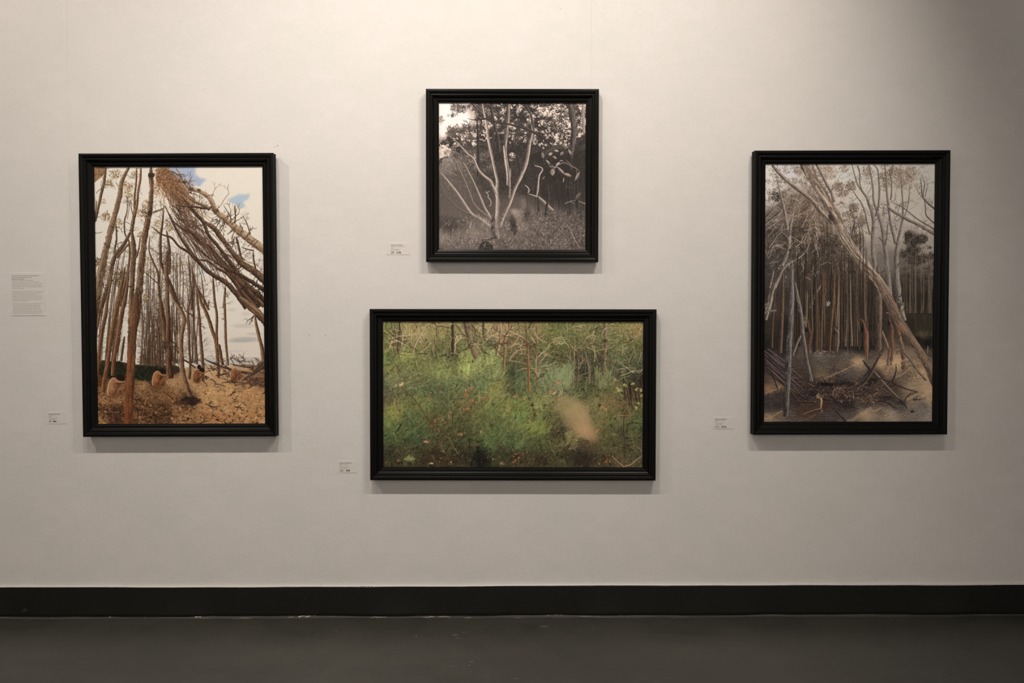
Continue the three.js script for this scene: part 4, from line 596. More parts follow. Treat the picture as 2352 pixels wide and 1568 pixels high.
  p.leaves(1150, 1220, 260, 140, 420, 7, [g(170), g(150), g(60), g(54)], .55, .35); p.leaves(400, 1310, 240, 60, 160, 7, [g(190), g(70), g(160)], .6, .35); p.leaves(760, 1320, 160, 50, 160, 7, [g(60), g(150), g(74)], .55, .35);
  p.line([[1225, 1150], [1280, 1250], [1325, 1340]], 5, g(170), .8); p.line([[1010, 1260], [1110, 1355]], 5, g(150), .6); p.line([[430, 1130], [420, 1160], [450, 1185]], 6, g(150), .7); p.line([[270, 1250], [275, 1200]], 4, g(160), .6); p.line([[215, 1250], [216, 1290]], 4, g(74), .7);
  p.shape([[488, 1380], [492, 1330], [520, 1296], [560, 1290], [600, 1318], [622, 1380]], g(62)); p.leaves(556, 1340, 56, 44, 160, 10, [g(44), g(86), g(60)], .7); p.line([[520, 1285], [580, 1275], [640, 1262]], 10, g(60), .9);
  p.leaves(180, 1358, 40, 12, 40, 8, [[110, 70, 50]], .6);
  for (let i = 0; i < 500; i++) { const u = 170 + R() * 1210, v = 1140 + R() * 220; p.line([[u, v], [u + (R() - .4) * 26, v - 10 - R() * 22]], 2.2, g(120 + R() * 90), .5); }
  for (let i = 0; i < 260; i++) p.leaves(500 + R() * 880, 560 + R() * 300, 8, 8, 2, 4, [g(96), g(118), g(140)], .55); for (let i = 0; i < 300; i++) p.leaves(175 + R() * 300, 600 + R() * 330, 12, 8, 2, 4, [g(150), g(170), g(60)], .5);
  // a little bush specks of bright leaf
  for (let i = 0; i < 120; i++) p.leaves(180 + R() * 1190, 1090 + R() * 270, 6, 4, 1, 8, [g(205), g(180)], .7, .4);
  ctx.globalCompositeOperation = 'lighten'; ctx.fillStyle = 'rgb(52,46,42)'; ctx.fillRect(0, 0, p.W, p.H); ctx.globalCompositeOperation = 'source-over';
  return p.finish(1.22, 1.26, 4, .93);
}

// ------------------------------------------------------------------ picture: green bushland with a pale blur
function paintBush(ex, ey) {
  const p = makePainter(SIGHT.bush, ex, ey, 2, 303), { R, ctx } = p;
  const left = () => p.view(830, 700, 3.5636), right = () => p.view(1170, 700, 3.5636);
  p.washPoints = []; p.detail = 12; p.sat = .8; p.tint = [.97, 1.04, .97]; p.contrast = 1.06;
  left();
  p.wash([[220, 200, 112, 114, 62], [300, 300, 92, 80, 54], [400, 190, 150, 132, 84], [480, 250, 150, 130, 88], [620, 230, 146, 130, 78], [560, 330, 112, 108, 62], [700, 330, 96, 96, 56], [850, 180, 140, 124, 82], [1000, 180, 150, 132, 90], [1000, 300, 88, 90, 60], [1130, 250, 150, 124, 90], [1220, 300, 110, 96, 64],
    [200, 420, 98, 106, 56], [350, 400, 118, 118, 62], [600, 420, 84, 84, 50], [720, 410, 80, 80, 50], [850, 450, 132, 138, 72], [1050, 430, 126, 132, 76], [250, 520, 112, 114, 64], [450, 520, 106, 108, 62], [650, 560, 120, 126, 70], [850, 540, 138, 144, 78], [1080, 560, 120, 126, 76], [1230, 600, 66, 68, 46],
    [200, 690, 92, 94, 66], [340, 620, 108, 106, 70], [450, 700, 86, 96, 60], [620, 700, 84, 92, 60], [800, 660, 96, 104, 64], [950, 650, 92, 104, 66], [1100, 700, 132, 126, 68], [1230, 720, 70, 70, 44],
    [220, 770, 84, 76, 52], [250, 900, 126, 122, 58], [450, 830, 96, 100, 52], [650, 850, 82, 88, 52], [850, 850, 98, 88, 52], [1050, 850, 106, 112, 58], [1200, 860, 122, 118, 62],
    [220, 1000, 90, 106, 56], [400, 1000, 76, 88, 52], [600, 1000, 82, 78, 44], [800, 1000, 78, 78, 44], [1000, 1000, 86, 88, 50], [1200, 1000, 92, 102, 52], [220, 1100, 74, 90, 50], [450, 1100, 60, 72, 44], [650, 1120, 70, 66, 40], [850, 1120, 66, 70, 42], [1050, 1130, 82, 98, 52], [1200, 1120, 76, 92, 52],
    [220, 1230, 56, 52, 36], [400, 1250, 74, 66, 42], [600, 1250, 60, 48, 32], [800, 1250, 56, 48, 32], [970, 1280, 26, 24, 18], [1150, 1230, 62, 62, 40], [200, 1330, 66, 58, 40], [500, 1330, 60, 48, 32], [800, 1330, 60, 50, 34]]);
  right();
  p.wash([[50, 200, 132, 116, 76], [250, 200, 126, 116, 70], [400, 220, 106, 106, 60], [600, 220, 116, 112, 66], [730, 220, 110, 106, 66], [950, 200, 132, 118, 72], [1060, 220, 146, 122, 80], [60, 340, 110, 96, 66], [300, 340, 96, 96, 54], [420, 320, 106, 106, 60], [600, 330, 102, 96, 62], [900, 320, 112, 112, 66], [1060, 360, 96, 96, 56],
    [60, 450, 76, 76, 50], [250, 460, 86, 84, 60], [400, 440, 82, 78, 48], [560, 430, 70, 66, 48], [700, 460, 70, 70, 52], [900, 450, 96, 100, 66], [1050, 480, 82, 86, 60], [60, 580, 66, 76, 50], [300, 570, 106, 112, 76], [450, 560, 96, 102, 64], [620, 560, 60, 58, 46], [780, 580, 76, 74, 56], [950, 560, 66, 70, 52], [1060, 600, 56, 54, 42],
    [60, 680, 86, 96, 62], [300, 670, 96, 102, 70], [480, 680, 86, 92, 60], [620, 700, 82, 86, 52], [780, 650, 92, 96, 56], [900, 700, 106, 102, 60], [1020, 720, 86, 66, 46], [60, 830, 96, 106, 52], [250, 820, 116, 116, 66], [400, 820, 130, 116, 76], [700, 820, 120, 110, 66], [830, 800, 120, 102, 62], [960, 820, 106, 86, 54], [1060, 830, 96, 90, 52],
    [60, 960, 84, 98, 54], [200, 950, 96, 102, 52], [350, 950, 92, 84, 52], [750, 940, 116, 108, 62], [900, 950, 106, 106, 60], [1060, 950, 90, 96, 56], [60, 1070, 78, 92, 52], [220, 1060, 86, 96, 46], [400, 1060, 70, 62, 42], [780, 1060, 96, 92, 54], [920, 1060, 76, 76, 46], [1050, 1060, 82, 82, 48],
    [60, 1160, 76, 86, 50], [250, 1160, 70, 76, 42], [400, 1150, 86, 80, 48], [520, 1190, 66, 56, 42], [800, 1160, 90, 82, 50], [950, 1170, 76, 68, 42], [1060, 1150, 86, 78, 52], [60, 1270, 70, 52, 34], [250, 1280, 62, 50, 34], [420, 1290, 72, 66, 42], [600, 1280, 50, 40, 30], [780, 1290, 76, 62, 42], [930, 1290, 96, 80, 56], [1050, 1290, 82, 74, 50]]);
  p.layWash(3.2); p.snap();
  // foliage built up from coarse to fine
  left();
  p.texture(150, 120, 2320, 1360, 5200, 34, 13, -.6, 1.6, 26, .5); p.texture(150, 120, 2320, 1360, 9000, 22, 6, -.7, 1.3, 40, .55);
  p.texture(150, 420, 1500, 1250, 9000, 30, 3.2, -.9, .9, 44, .6, .6); p.texture(150, 130, 2320, 520, 4000, 12, 6, 0, 3, 46, .6); p.texture(1300, 300, 2320, 1360, 6000, 18, 3.4, -.8, 1.4, 46, .6);
  const dk = [[38, 36, 24], [48, 46, 30], [30, 28, 20]];
  for (let i = 0; i < 240; i++) { const u = 170 + R() * 2130, v = 380 + R() * 950; p.leaves(u, v, 18, 12, 6, 9, dk, .3 + .4 * (v / 1300), .4); }
  // feathery wattle fronds
  const frond = (u, v, a, l, c) => { const s = p.sc(); const [x, y] = p.map(u, v); let px = x, py = y; const n = 9; ctx.lineWidth = Math.max(.5, 2.4 * s); for (let i = 0; i < n; i++) { a += (R() - .5) * .22; const qx = px + Math.cos(a) * l * s / n, qy = py + Math.sin(a) * l * s / n; ctx.strokeStyle = p.css(p.vary(c, 16), .75); ctx.beginPath(); ctx.moveTo(px, py); ctx.lineTo(qx, qy); for (const sd of [-1, 1]) { const b = a + sd * (.7 + R() * .3), ll = l * s * .16 * (1 - i / n * .6); ctx.moveTo(qx, qy); ctx.lineTo(qx + Math.cos(b) * ll, qy + Math.sin(b) * ll); } ctx.stroke(); px = qx; py = qy; } };
  for (let i = 0; i < 900; i++) { const u = 170 + R() * 1300, v = 400 + R() * 800, [x, y] = p.map(u, v), c = p.underAt(x, y), k = .95 + R() * .55; frond(u, v, -1.0 + (R() - .5) * 2.2, 60 + R() * 70, [c[0] * k, c[1] * k, c[2] * k]); }
  right(); for (let i = 0; i < 260; i++) { const u = 20 + R() * 520, v = 500 + R() * 700, [x, y] = p.map(u, v), c = p.underAt(x, y), k = 1.05 + R() * .5; frond(u, v, -1.0 + (R() - .5) * 1.8, 50 + R() * 60, [c[0] * k, c[1] * k, c[2] * k]); }
  left(); for (let i = 0; i < 1500; i++) { const u = 170 + R() * 2130, v = 140 + R() * 1180, [x, y] = p.map(u, v), c = p.underAt(x, y), k = R() < .5 ? 1.35 + R() * .5 : .45 + R() * .25; p.leaves(u, v, 9, 6, 2, 6, [[c[0] * k, c[1] * k, c[2] * k * .96]], .7, .35); }
  // trunks and bare limbs at the top
  left();
  const B = (pts, c, o = {}) => p.limb(pts, { c, light: [c[0] + 44, c[1] + 36, c[2] + 28], dark: [c[0] * .55, c[1] * .52, c[2] * .5], ...o });
  B([[262, 120, 14], [270, 230, 16], [285, 370, 16]], [132, 106, 76]); B([[308, 120, 28], [306, 220, 30], [292, 330, 22], [290, 400, 14]], [92, 74, 54]);
  B([[528, 150, 9], [490, 220, 12], [455, 280, 16], [428, 340, 16], [414, 410, 12]], [178, 146, 112]); B([[428, 236, 6], [445, 258, 9], [465, 275, 9]], [180, 150, 116]); B([[325, 240, 8], [380, 280, 11], [410, 330, 11], [418, 370, 9]], [160, 132, 100]); B([[485, 265, 8], [512, 310, 10], [522, 380, 10], [530, 440, 8]], [140, 110, 82]); B([[590, 265, 7], [596, 320, 8], [603, 370, 7]], [110, 88, 64]);
  B([[655, 160, 8], [625, 220, 9], [610, 280, 8]], [160, 132, 100]); B([[740, 120, 28], [742, 240, 28], [742, 340, 28], [742, 420, 30]], [66, 54, 42]); B([[762, 255, 9], [790, 240, 11], [835, 245, 9], [845, 290, 7]], [66, 52, 40]); B([[690, 215, 7], [722, 220, 8]], [90, 74, 56]); B([[715, 398, 9], [770, 400, 11], [800, 412, 9]], [150, 124, 96]); B([[755, 150, 7], [790, 190, 8], [830, 240, 8]], [84, 68, 52]);
  B([[850, 110, 74], [868, 200, 72], [888, 290, 64], [912, 370, 60], [942, 440, 56]], [128, 106, 80], { light: [168, 142, 112] }); B([[890, 150, 12], [920, 190, 12], [935, 230, 10]], [84, 66, 50]); B([[965, 150, 16], [955, 220, 14]], [170, 140, 108]); B([[995, 120, 18], [994, 200, 16], [995, 260, 14]], [74, 60, 46]); B([[1090, 170, 8], [1050, 210, 12], [1030, 270, 12]], [100, 80, 60]); B([[1050, 250, 8], [1085, 270, 10], [1105, 310, 8]], [180, 148, 116]);
  B([[1130, 120, 26], [1138, 210, 30], [1130, 300, 32], [1112, 380, 32], [1108, 420, 28]], [170, 134, 100]); B([[1215, 120, 26], [1200, 210, 26], [1172, 290, 28], [1172, 380, 28], [1168, 460, 22], [1168, 550, 14]], [146, 106, 76]); B([[1172, 180, 10], [1150, 210, 12], [1140, 240, 12]], [176, 142, 108]); B([[1180, 350, 10], [1230, 345, 14], [1290, 310, 12]], [166, 130, 98]); B([[1210, 460, 12], [1250, 410, 13], [1290, 370, 12]], [176, 138, 104]);
  right();
  for (const [pts, c] of [[[[0, 250, 8], [60, 240, 12], [110, 225, 12], [160, 212, 9]], 0], [[[10, 350, 10], [50, 310, 12], [80, 260, 12], [130, 280, 10]], 0], [[[0, 450, 12], [50, 390, 16], [90, 370, 16], [140, 370, 12]], 0], [[[90, 260, 9], [150, 320, 10], [210, 350, 9]], 1], [[[90, 525, 8], [140, 460, 11], [190, 440, 9], [290, 415, 5]], 1], [[[60, 545, 9], [120, 525, 11], [200, 525, 9], [260, 545, 6]], 0], [[[235, 270, 7], [270, 260, 8], [290, 235, 6]], 0], [[[495, 320, 9], [520, 350, 12], [558, 385, 7]], 0], [[[0, 460, 8], [80, 470, 9], [140, 490, 7]], 0], [[[130, 290, 9], [160, 380, 10]], 1]]) B(pts, c ? [96, 74, 54] : [172, 138, 104]);
  B([[150, 290, 18], [150, 380, 24], [155, 470, 26], [158, 560, 24], [160, 650, 20], [165, 730, 14]], [158, 96, 56], { light: [196, 132, 86], fleck: 1.4 }); B([[228, 120, 14], [226, 230, 16], [222, 350, 17], [220, 480, 16], [222, 640, 14]], [150, 104, 68], { light: [186, 140, 98] }); B([[135, 290, 10], [150, 300, 12]], [150, 100, 62]);
  B([[790, 120, 44], [792, 230, 42], [790, 330, 42], [785, 440, 38], [775, 560, 30]], [122, 106, 80], { light: [156, 138, 108], fleck: 1.6 }); p.leaves(794, 296, 22, 12, 40, 9, [[62, 50, 38]], .7);
  for (const [pts, c] of [[[[538, 260, 9], [534, 400, 13], [528, 560, 13], [526, 690, 10]], [140, 118, 86]], [[[575, 390, 12], [568, 500, 16], [560, 620, 18], [556, 690, 14]], [116, 92, 66]], [[[625, 380, 14], [640, 460, 15], [660, 540, 18], [656, 650, 16]], [132, 112, 84]], [[[570, 490, 8], [600, 470, 9], [625, 440, 8]], [150, 128, 96]], [[[560, 600, 7], [600, 575, 8], [650, 560, 7]], [140, 118, 88]], [[[700, 290, 7], [720, 330, 8], [740, 360, 7]], [110, 90, 66]], [[[830, 500, 8], [860, 485, 9], [885, 450, 8]], [146, 122, 92]], [[[440, 180, 8], [460, 215, 8]], [160, 130, 96]], [[[268, 430, 9], [262, 500, 9]], [130, 110, 80]]]) B(pts, c);
  for (let i = 0; i < 34; i++) { const u = 480 + R() * 420, v = 330 + R() * 300; p.line([[u, v], [u + (R() - .5) * 40, v + 60 + R() * 70]], 4, p.pick([[130, 110, 80], [150, 128, 96], [84, 68, 50]]), .7); }
  for (let i = 0; i < 22; i++) { const u = 930 + R() * 160, v = 600 + R() * 60; p.line([[u, v], [u + 10 + R() * 20, v + 110 + R() * 90]], 8, p.pick([[52, 40, 30], [38, 30, 24], [96, 74, 52]]), .75); }
  p.line([[1105, 325], [1040, 395], [985, 490]], 6, [66, 54, 40], .9); p.line([[960, 640], [1000, 665], [1030, 690]], 9, [46, 36, 28], .9);
  B([[868, 922, 10], [920, 915, 18], [990, 918, 12]], [150, 100, 66], { light: [196, 140, 100] }); B([[960, 870, 7], [942, 960, 9], [944, 1060, 11], [950, 1160, 11], [950, 1250, 10]], [66, 56, 40]); p.twig(950, 930, -50, 160, 6, 2, [80, 66, 46]); p.twig(945, 1020, 200, 90, 5, 2, [80, 66, 46]);
  B([[845, 1250, 6], [880, 1285, 8], [940, 1335, 9]], [176, 138, 104]); B([[935, 1340, 14], [1000, 1320, 14], [1050, 1280, 13], [1110, 1230, 10]], [162, 126, 96]); B([[1045, 1165, 10], [1070, 1190, 12], [1092, 1215, 12]], [120, 100, 84], { light: [200, 186, 170] });
  // pale olive leaves, right edge
  for (const [u, v] of [[880, 615], [1065, 690], [1085, 700], [1050, 700], [1060, 815], [1045, 845], [1020, 650], [890, 690], [910, 705], [1090, 740], [965, 660], [940, 655]]) p.leaves(u, v, 16, 12, 4, 13, [[168, 160, 88], [150, 148, 84], [186, 172, 100]], .85);
  left(); for (let i = 0; i < 190; i++) { const u = 170 + R() * 2130, v = 130 + R() * (u > 1400 ? 520 : 300); p.twig(u, v, -90 + (R() - .5) * 170, 50 + R() * 90, 3 + R() * 4, 2, p.pick([[176, 148, 110], [156, 126, 92], [86, 68, 50], [66, 52, 40], [190, 164, 126]])); }
  for (let i = 0; i < 240; i++) { const u = 170 + R() * 2130, v = 400 + R() * 850; p.twig(u, v, -90 + (R() - .5) * 120, 40 + R() * 60, 2 + R() * 2, 2, p.pick([[120, 92, 60], [74, 62, 44], [150, 134, 88], [96, 64, 42]])); }
  right();
  // tall pale fronds in the middle
  for (let i = 0; i < 70; i++) frond(330 + R() * 170, 560 + R() * 150, -1.3 + (R() - .5) * .9, 80 + R() * 50, [136, 142, 100]); for (let i = 0; i < 50; i++) frond(700 + R() * 140, 560 + R() * 140, -1.4 + (R() - .5), 70, [130, 130, 86]); for (let i = 0; i < 40; i++) frond(430 + R() * 110, 1060 + R() * 150, -.7 + (R() - .5), 70, [140, 128, 78]); for (let i = 0; i < 60; i++) frond(60 + R() * 260, 980 + R() * 90, -.6 + (R() - .5), 70, [128, 134, 62]);
  // the blur: peach coloured, sweeping down to the right
  ctx.filter = 'blur(5px)';
  for (const [u, v, ru, rv, c, a, r] of [[520, 860, 160, 120, [166, 140, 98], .8, .6], [480, 810, 120, 70, [154, 132, 90], .65, .3], [560, 920, 130, 140, [172, 140, 100], .85, .9], [600, 1000, 120, 110, [178, 138, 100], .85, .8], [640, 1050, 110, 78, [188, 138, 102], .9, .5], [670, 1090, 80, 50, [168, 120, 86], .6, .3], [500, 960, 80, 90, [140, 118, 80], .5, .9], [420, 830, 110, 70, [132, 118, 74], .45, .2], [640, 1170, 130, 70, [92, 72, 52], .6, .2], [600, 1270, 150, 80, [54, 42, 32], .6, 0], [720, 1000, 60, 80, [140, 116, 76], .4, .4]]) p.blob(u, v, ru, rv, c, a, r);
  ctx.filter = 'none';
  for (let i = 0; i < 160; i++) { const t = R(), u = 470 + t * 220 + (R() - .5) * 130, v = 800 + t * 300 + (R() - .5) * 90; p.line([[u, v], [u + 20, v + 40 + R() * 40]], 4, R() < .5 ? [182, 146, 106] : [150, 124, 84], .18); }
  p.leaves(430, 830, 4, 60, 20, 3, [[110, 92, 60]], .5); p.leaves(570, 1130, 60, 20, 6, 6, [[190, 170, 120]], .7);
  // dry leaves and small flowers of colour
  const or = [[184, 116, 78], [168, 98, 62], [198, 138, 98], [150, 88, 58]];
  left();
  for (const [u, v, r, n, s] of [[320, 655, 18, 6, 15], [270, 670, 22, 4, 9], [262, 535, 16, 4, 8], [650, 715, 8, 3, 10], [865, 600, 10, 6, 9], [850, 700, 22, 10, 9], [890, 690, 18, 10, 9], [858, 745, 14, 7, 10], [900, 790, 26, 14, 9], [950, 800, 20, 8, 9], [1000, 765, 26, 14, 9], [1040, 770, 20, 10, 9], [860, 860, 24, 10, 10], [730, 880, 26, 8, 8], [720, 920, 18, 6, 8], [670, 955, 40, 10, 9], [600, 950, 30, 8, 8], [555, 780, 26, 8, 8], [565, 690, 14, 4, 8], [460, 970, 16, 4, 9], [560, 720, 10, 3, 7], [530, 1130, 20, 8, 14], [800, 1065, 24, 8, 11], [840, 1060, 16, 6, 8], [465, 1085, 12, 3, 9], [300, 1285, 26, 8, 10], [600, 1030, 14, 4, 7], [670, 1210, 26, 5, 8], [720, 1310, 24, 6, 9], [640, 1270, 18, 4, 8], [1190, 830, 14, 4, 8], [1160, 560, 14, 5, 9], [1260, 750, 14, 4, 8], [1160, 1310, 24, 6, 10], [1080, 1275, 16, 4, 8], [490, 640, 16, 4, 8], [460, 600, 14, 4, 8], [950, 550, 10, 3, 8], [360, 1015, 10, 2, 10], [970, 1050, 12, 3, 8], [1145, 1155, 8, 2, 11]]) p.leaves(u, v, r, r * .7, n, s, u < 340 && v < 700 ? [[214, 176, 138], [200, 158, 118]] : or, .85, .5);
  p.leaves(390, 1270, 50, 30, 90, 9, [[150, 146, 96], [120, 122, 78]], .8); p.leaves(560, 1310, 30, 8, 20, 8, [[196, 164, 124]], .7); for (let i = 0; i < 90; i++) p.leaves(180 + R() * 1000, 1180 + R() * 160, 20, 10, 1, 7, [[150, 120, 84], [170, 110, 66], [120, 110, 84]], .7);
  right();
  for (const [u, v, r, n, s] of [[415, 640, 18, 8, 10], [370, 655, 18, 5, 10], [345, 722, 30, 8, 14], [455, 725, 10, 3, 9], [768, 845, 10, 8, 14], [790, 860, 14, 5, 9], [730, 1032, 18, 4, 13], [125, 770, 18, 5, 9], [40, 760, 14, 4, 9], [405, 1040, 10, 3, 9], [300, 1210, 8, 3, 11], [170, 950, 16, 5, 9], [800, 1290, 30, 7, 9], [740, 1310, 16, 5, 8], [1000, 912, 20, 4, 9], [80, 1240, 50, 14, 8], [60, 1300, 40, 10, 8]]) p.leaves(u, v, r, r * .7, n, s, or, .85, .5);
  p.line([[360, 735], [380, 715]], 8, [216, 190, 160], .9); p.leaves(185, 825, 16, 12, 14, 10, [[86, 58, 38], [70, 46, 32]], .8); p.leaves(208, 905, 10, 18, 12, 9, [[80, 50, 34]], .8); p.leaves(450, 1090, 14, 22, 10, 8, [[56, 44, 40]], .7); p.leaves(838, 995, 10, 14, 10, 8, [[60, 48, 34]], .7); p.leaves(985, 1165, 10, 14, 10, 8, [[46, 38, 28]], .7);
  for (let i = 0; i < 200; i++) p.leaves(20 + R() * 1080, 1130 + R() * 210, 14, 8, 1, 5.5, [[170, 150, 112], [150, 110, 76], [46, 36, 28]], .65);
  // stems in the left thicket
  left();
  for (const [pts, w, c] of [[[[320, 680], [420, 770], [480, 850], [520, 920], [565, 960], [620, 1050]], 8, [92, 60, 40]], [[[565, 960], [600, 920], [640, 880]], 5, [92, 64, 44]], [[[340, 880], [390, 950], [430, 1010]], 6, [60, 58, 42]], [[[745, 870], [740, 980], [715, 1090]], 7, [74, 56, 40]], [[[880, 1100], [888, 1200], [875, 1330]], 8, [44, 34, 26]], [[[870, 800], [910, 700], [945, 660]], 7, [84, 86, 58]], [[[980, 850], [1030, 790], [1050, 765]], 6, [100, 66, 44]], [[[285, 1040], [305, 1010], [318, 985]], 10, [36, 38, 30]], [[[960, 1180], [965, 1260], [968, 1350]], 22, [26, 24, 18]], [[[920, 1220], [960, 1190], [1000, 1180]], 8, [40, 42, 32]], [[[570, 1240], [600, 1290], [620, 1330]], 5, [120, 92, 64]], [[[180, 280], [230, 330], [245, 380]], 6, [170, 146, 110]]]) p.line(pts, w, c, .85);
  return p.finish(1.54, 1.5, 4);
}

// ------------------------------------------------------------------ picture: leaning trunk in a shaded paperbark wood
function paintTrunk(ex, ey) {
  const p = makePainter(SIGHT.trunk, ex, ey, 2, 404), { R, ctx } = p;
  const top = () => p.view(1710, 330, 4.238), low = () => p.view(1710, 690, 4.238);
  p.detail = 13; p.clear = 135; p.contrast = 1.28; p.washPoints = [];
  // sky and the brown haze of the wood
  top();
  p.wash([[230, 250, 206, 194, 180], [240, 480, 186, 178, 170], [450, 250, 176, 170, 170], [600, 300, 170, 158, 144], [950, 300, 186, 174, 158], [1000, 220, 176, 164, 148], [1250, 300, 172, 160, 146], [1500, 250, 168, 156, 140], [1750, 300, 168, 156, 138], [1850, 220, 160, 148, 132], [1850, 500, 156, 145, 130], [1700, 700, 158, 147, 132], [1800, 780, 150, 138, 124], [1500, 600, 162, 150, 135], [1100, 600, 172, 160, 145], [900, 550, 170, 155, 140], [1150, 850, 158, 146, 132], [1000, 750, 164, 150, 136],
    [300, 700, 112, 100, 90], [450, 600, 130, 112, 98], [600, 700, 112, 92, 78], [750, 800, 130, 112, 98], [300, 900, 84, 74, 66], [500, 900, 112, 96, 82], [700, 950, 96, 80, 68], [850, 900, 140, 124, 110], [950, 1000, 92, 78, 66], [1150, 1050, 126, 114, 102], [1500, 900, 146, 134, 120], [1650, 950, 112, 100, 88], [1800, 1100, 122, 112, 100], [1850, 1000, 132, 121, 108],
    [250, 1150, 76, 68, 62], [500, 1150, 104, 90, 78], [700, 1150, 88, 74, 62], [900, 1150, 84, 70, 58], [1100, 1200, 90, 76, 64], [1400, 1150, 100, 90, 80], [1650, 1150, 90, 78, 66], [1830, 1200, 92, 82, 72], [250, 1350, 66, 58, 52], [450, 1350, 84, 72, 62], [650, 1350, 70, 58, 48], [850, 1350, 66, 54, 44], [1050, 1350, 62, 52, 40], [1200, 1400, 56, 46, 36], [1650, 1350, 60, 52, 42], [1800, 1350, 70, 62, 52],
    [250, 1500, 56, 48, 42], [450, 1500, 60, 50, 42], [700, 1500, 52, 42, 34], [1000, 1500, 46, 38, 30], [1200, 1520, 46, 38, 30], [1650, 1500, 44, 38, 30], [1800, 1500, 44, 38, 30]]);
  low();
  p.wash([[230, 60, 84, 70, 58], [380, 60, 70, 58, 46], [600, 60, 60, 50, 40], [750, 60, 66, 52, 40], [950, 60, 52, 43, 33], [1100, 80, 38, 32, 26], [1230, 60, 50, 42, 34], [1600, 60, 56, 48, 36], [1750, 60, 45, 40, 30], [230, 250, 58, 49, 40], [400, 250, 45, 38, 30], [700, 250, 52, 40, 31], [850, 250, 48, 38, 30], [1000, 250, 40, 34, 28], [1120, 250, 30, 26, 24], [1250, 280, 45, 40, 32], [1650, 250, 45, 40, 30], [1780, 250, 50, 45, 32], [1250, 330, 50, 45, 38], [1750, 330, 65, 55, 38],
    [230, 430, 45, 38, 34], [400, 430, 45, 38, 32], [780, 440, 42, 36, 30], [1000, 440, 34, 31, 29], [1130, 440, 32, 30, 28], [1250, 450, 38, 36, 32], [1700, 400, 30, 28, 25], [1800, 430, 28, 26, 24], [230, 530, 55, 45, 45], [550, 540, 85, 72, 62], [750, 550, 96, 85, 75], [1000, 540, 92, 79, 69], [1250, 540, 80, 68, 58], [1650, 520, 110, 90, 70], [1800, 520, 75, 62, 50],
    [230, 650, 60, 48, 48], [540, 640, 75, 62, 54], [750, 650, 88, 75, 62], [950, 640, 92, 76, 60], [1110, 615, 150, 120, 85], [1350, 620, 150, 118, 82], [1500, 620, 168, 132, 94], [1700, 620, 120, 95, 70], [230, 760, 85, 68, 55], [540, 720, 70, 55, 45], [750, 740, 102, 82, 58], [900, 730, 70, 58, 54], [1050, 700, 85, 72, 66], [1300, 740, 60, 48, 42], [1400, 680, 120, 96, 70], [1550, 740, 95, 78, 62], [1750, 720, 150, 120, 85],
    [230, 880, 132, 96, 66], [330, 850, 112, 84, 60], [550, 860, 45, 36, 34], [750, 850, 50, 38, 30], [950, 850, 55, 42, 34], [1200, 850, 50, 40, 32], [1450, 850, 70, 56, 44], [1650, 860, 122, 100, 74], [1800, 880, 150, 120, 88], [230, 960, 70, 58, 55], [330, 950, 65, 54, 50], [550, 960, 50, 40, 34], [750, 960, 80, 58, 42], [950, 960, 60, 45, 36], [1200, 960, 85, 66, 50], [1450, 960, 70, 56, 46], [1650, 960, 110, 90, 68], [1800, 960, 140, 115, 85],
    [230, 1050, 68, 58, 54], [330, 1050, 60, 52, 48], [600, 1060, 76, 56, 44], [800, 1050, 70, 48, 38], [1000, 1030, 50, 42, 40], [1200, 1040, 75, 66, 58], [1500, 1050, 75, 66, 60], [1750, 1040, 95, 84, 74], [230, 1165, 138, 112, 84], [330, 1130, 110, 90, 68], [550, 1130, 80, 60, 46], [800, 1130, 75, 64, 58], [1000, 1150, 80, 70, 62], [1200, 1120, 136, 113, 86], [1450, 1130, 126, 109, 87], [1700, 1120, 100, 90, 78], [1820, 1150, 110, 100, 88], [500, 1200, 84, 74, 66]]);
  p.layWash(3.2); p.snap();
  top();
  // foliage masses, mid distance
  const br = [[86, 70, 54], [106, 86, 66], [70, 56, 44], [122, 100, 78]], dk = [[52, 44, 36], [64, 54, 42], [42, 36, 30]];
  p.clumps(200, 200, 900, 460, 60, 50, 26, 7, [[128, 106, 84], [104, 86, 66], [146, 124, 100]], .6);
  p.clumps(210, 450, 820, 1000, 170, 60, 40, 7, br, .6); p.clumps(200, 800, 900, 1250, 150, 60, 36, 7, dk, .5);
  for (const [u, v, ru, rv, n, c] of [[300, 510, 60, 60, 260, dk], [930, 400, 60, 60, 260, br], [1040, 400, 70, 70, 330, br], [960, 470, 80, 50, 200, br], [1070, 620, 60, 60, 260, br], [1150, 740, 60, 70, 220, br], [1020, 700, 70, 60, 150, br], [860, 950, 90, 90, 420, dk], [780, 960, 70, 90, 260, dk], [1130, 920, 60, 110, 300, [[92, 76, 56], [110, 88, 60]]], [1390, 330, 90, 110, 360, br], [1480, 260, 90, 70, 300, br], [1560, 330, 90, 140, 520, [[100, 84, 66], [118, 98, 78]]], [1640, 270, 70, 90, 330, [[112, 90, 70]]], [1200, 260, 60, 60, 160, br], [800, 240, 110, 60, 260, [[138, 110, 84], [118, 92, 70]]], [980, 230, 60, 50, 120, br], [520, 240, 60, 50, 100, br],
    [1650, 930, 100, 80, 900, dk], [1620, 880, 60, 50, 400, dk], [1740, 920, 80, 60, 460, dk], [1660, 1030, 90, 60, 600, dk], [1700, 1130, 90, 70, 420, dk], [1560, 1070, 50, 60, 200, dk], [1780, 1100, 60, 60, 240, [[70, 58, 46]]], [1720, 1350, 90, 90, 600, dk], [1780, 1400, 60, 60, 300, dk], [1840, 1090, 30, 60, 120, dk], [1080, 1400, 90, 60, 260, [[92, 80, 50], [64, 54, 36]]], [950, 1350, 90, 70, 260, [[86, 70, 46], [60, 48, 34]]]]) p.leaves(u, v, ru, rv, n, 6.5, c, .75);
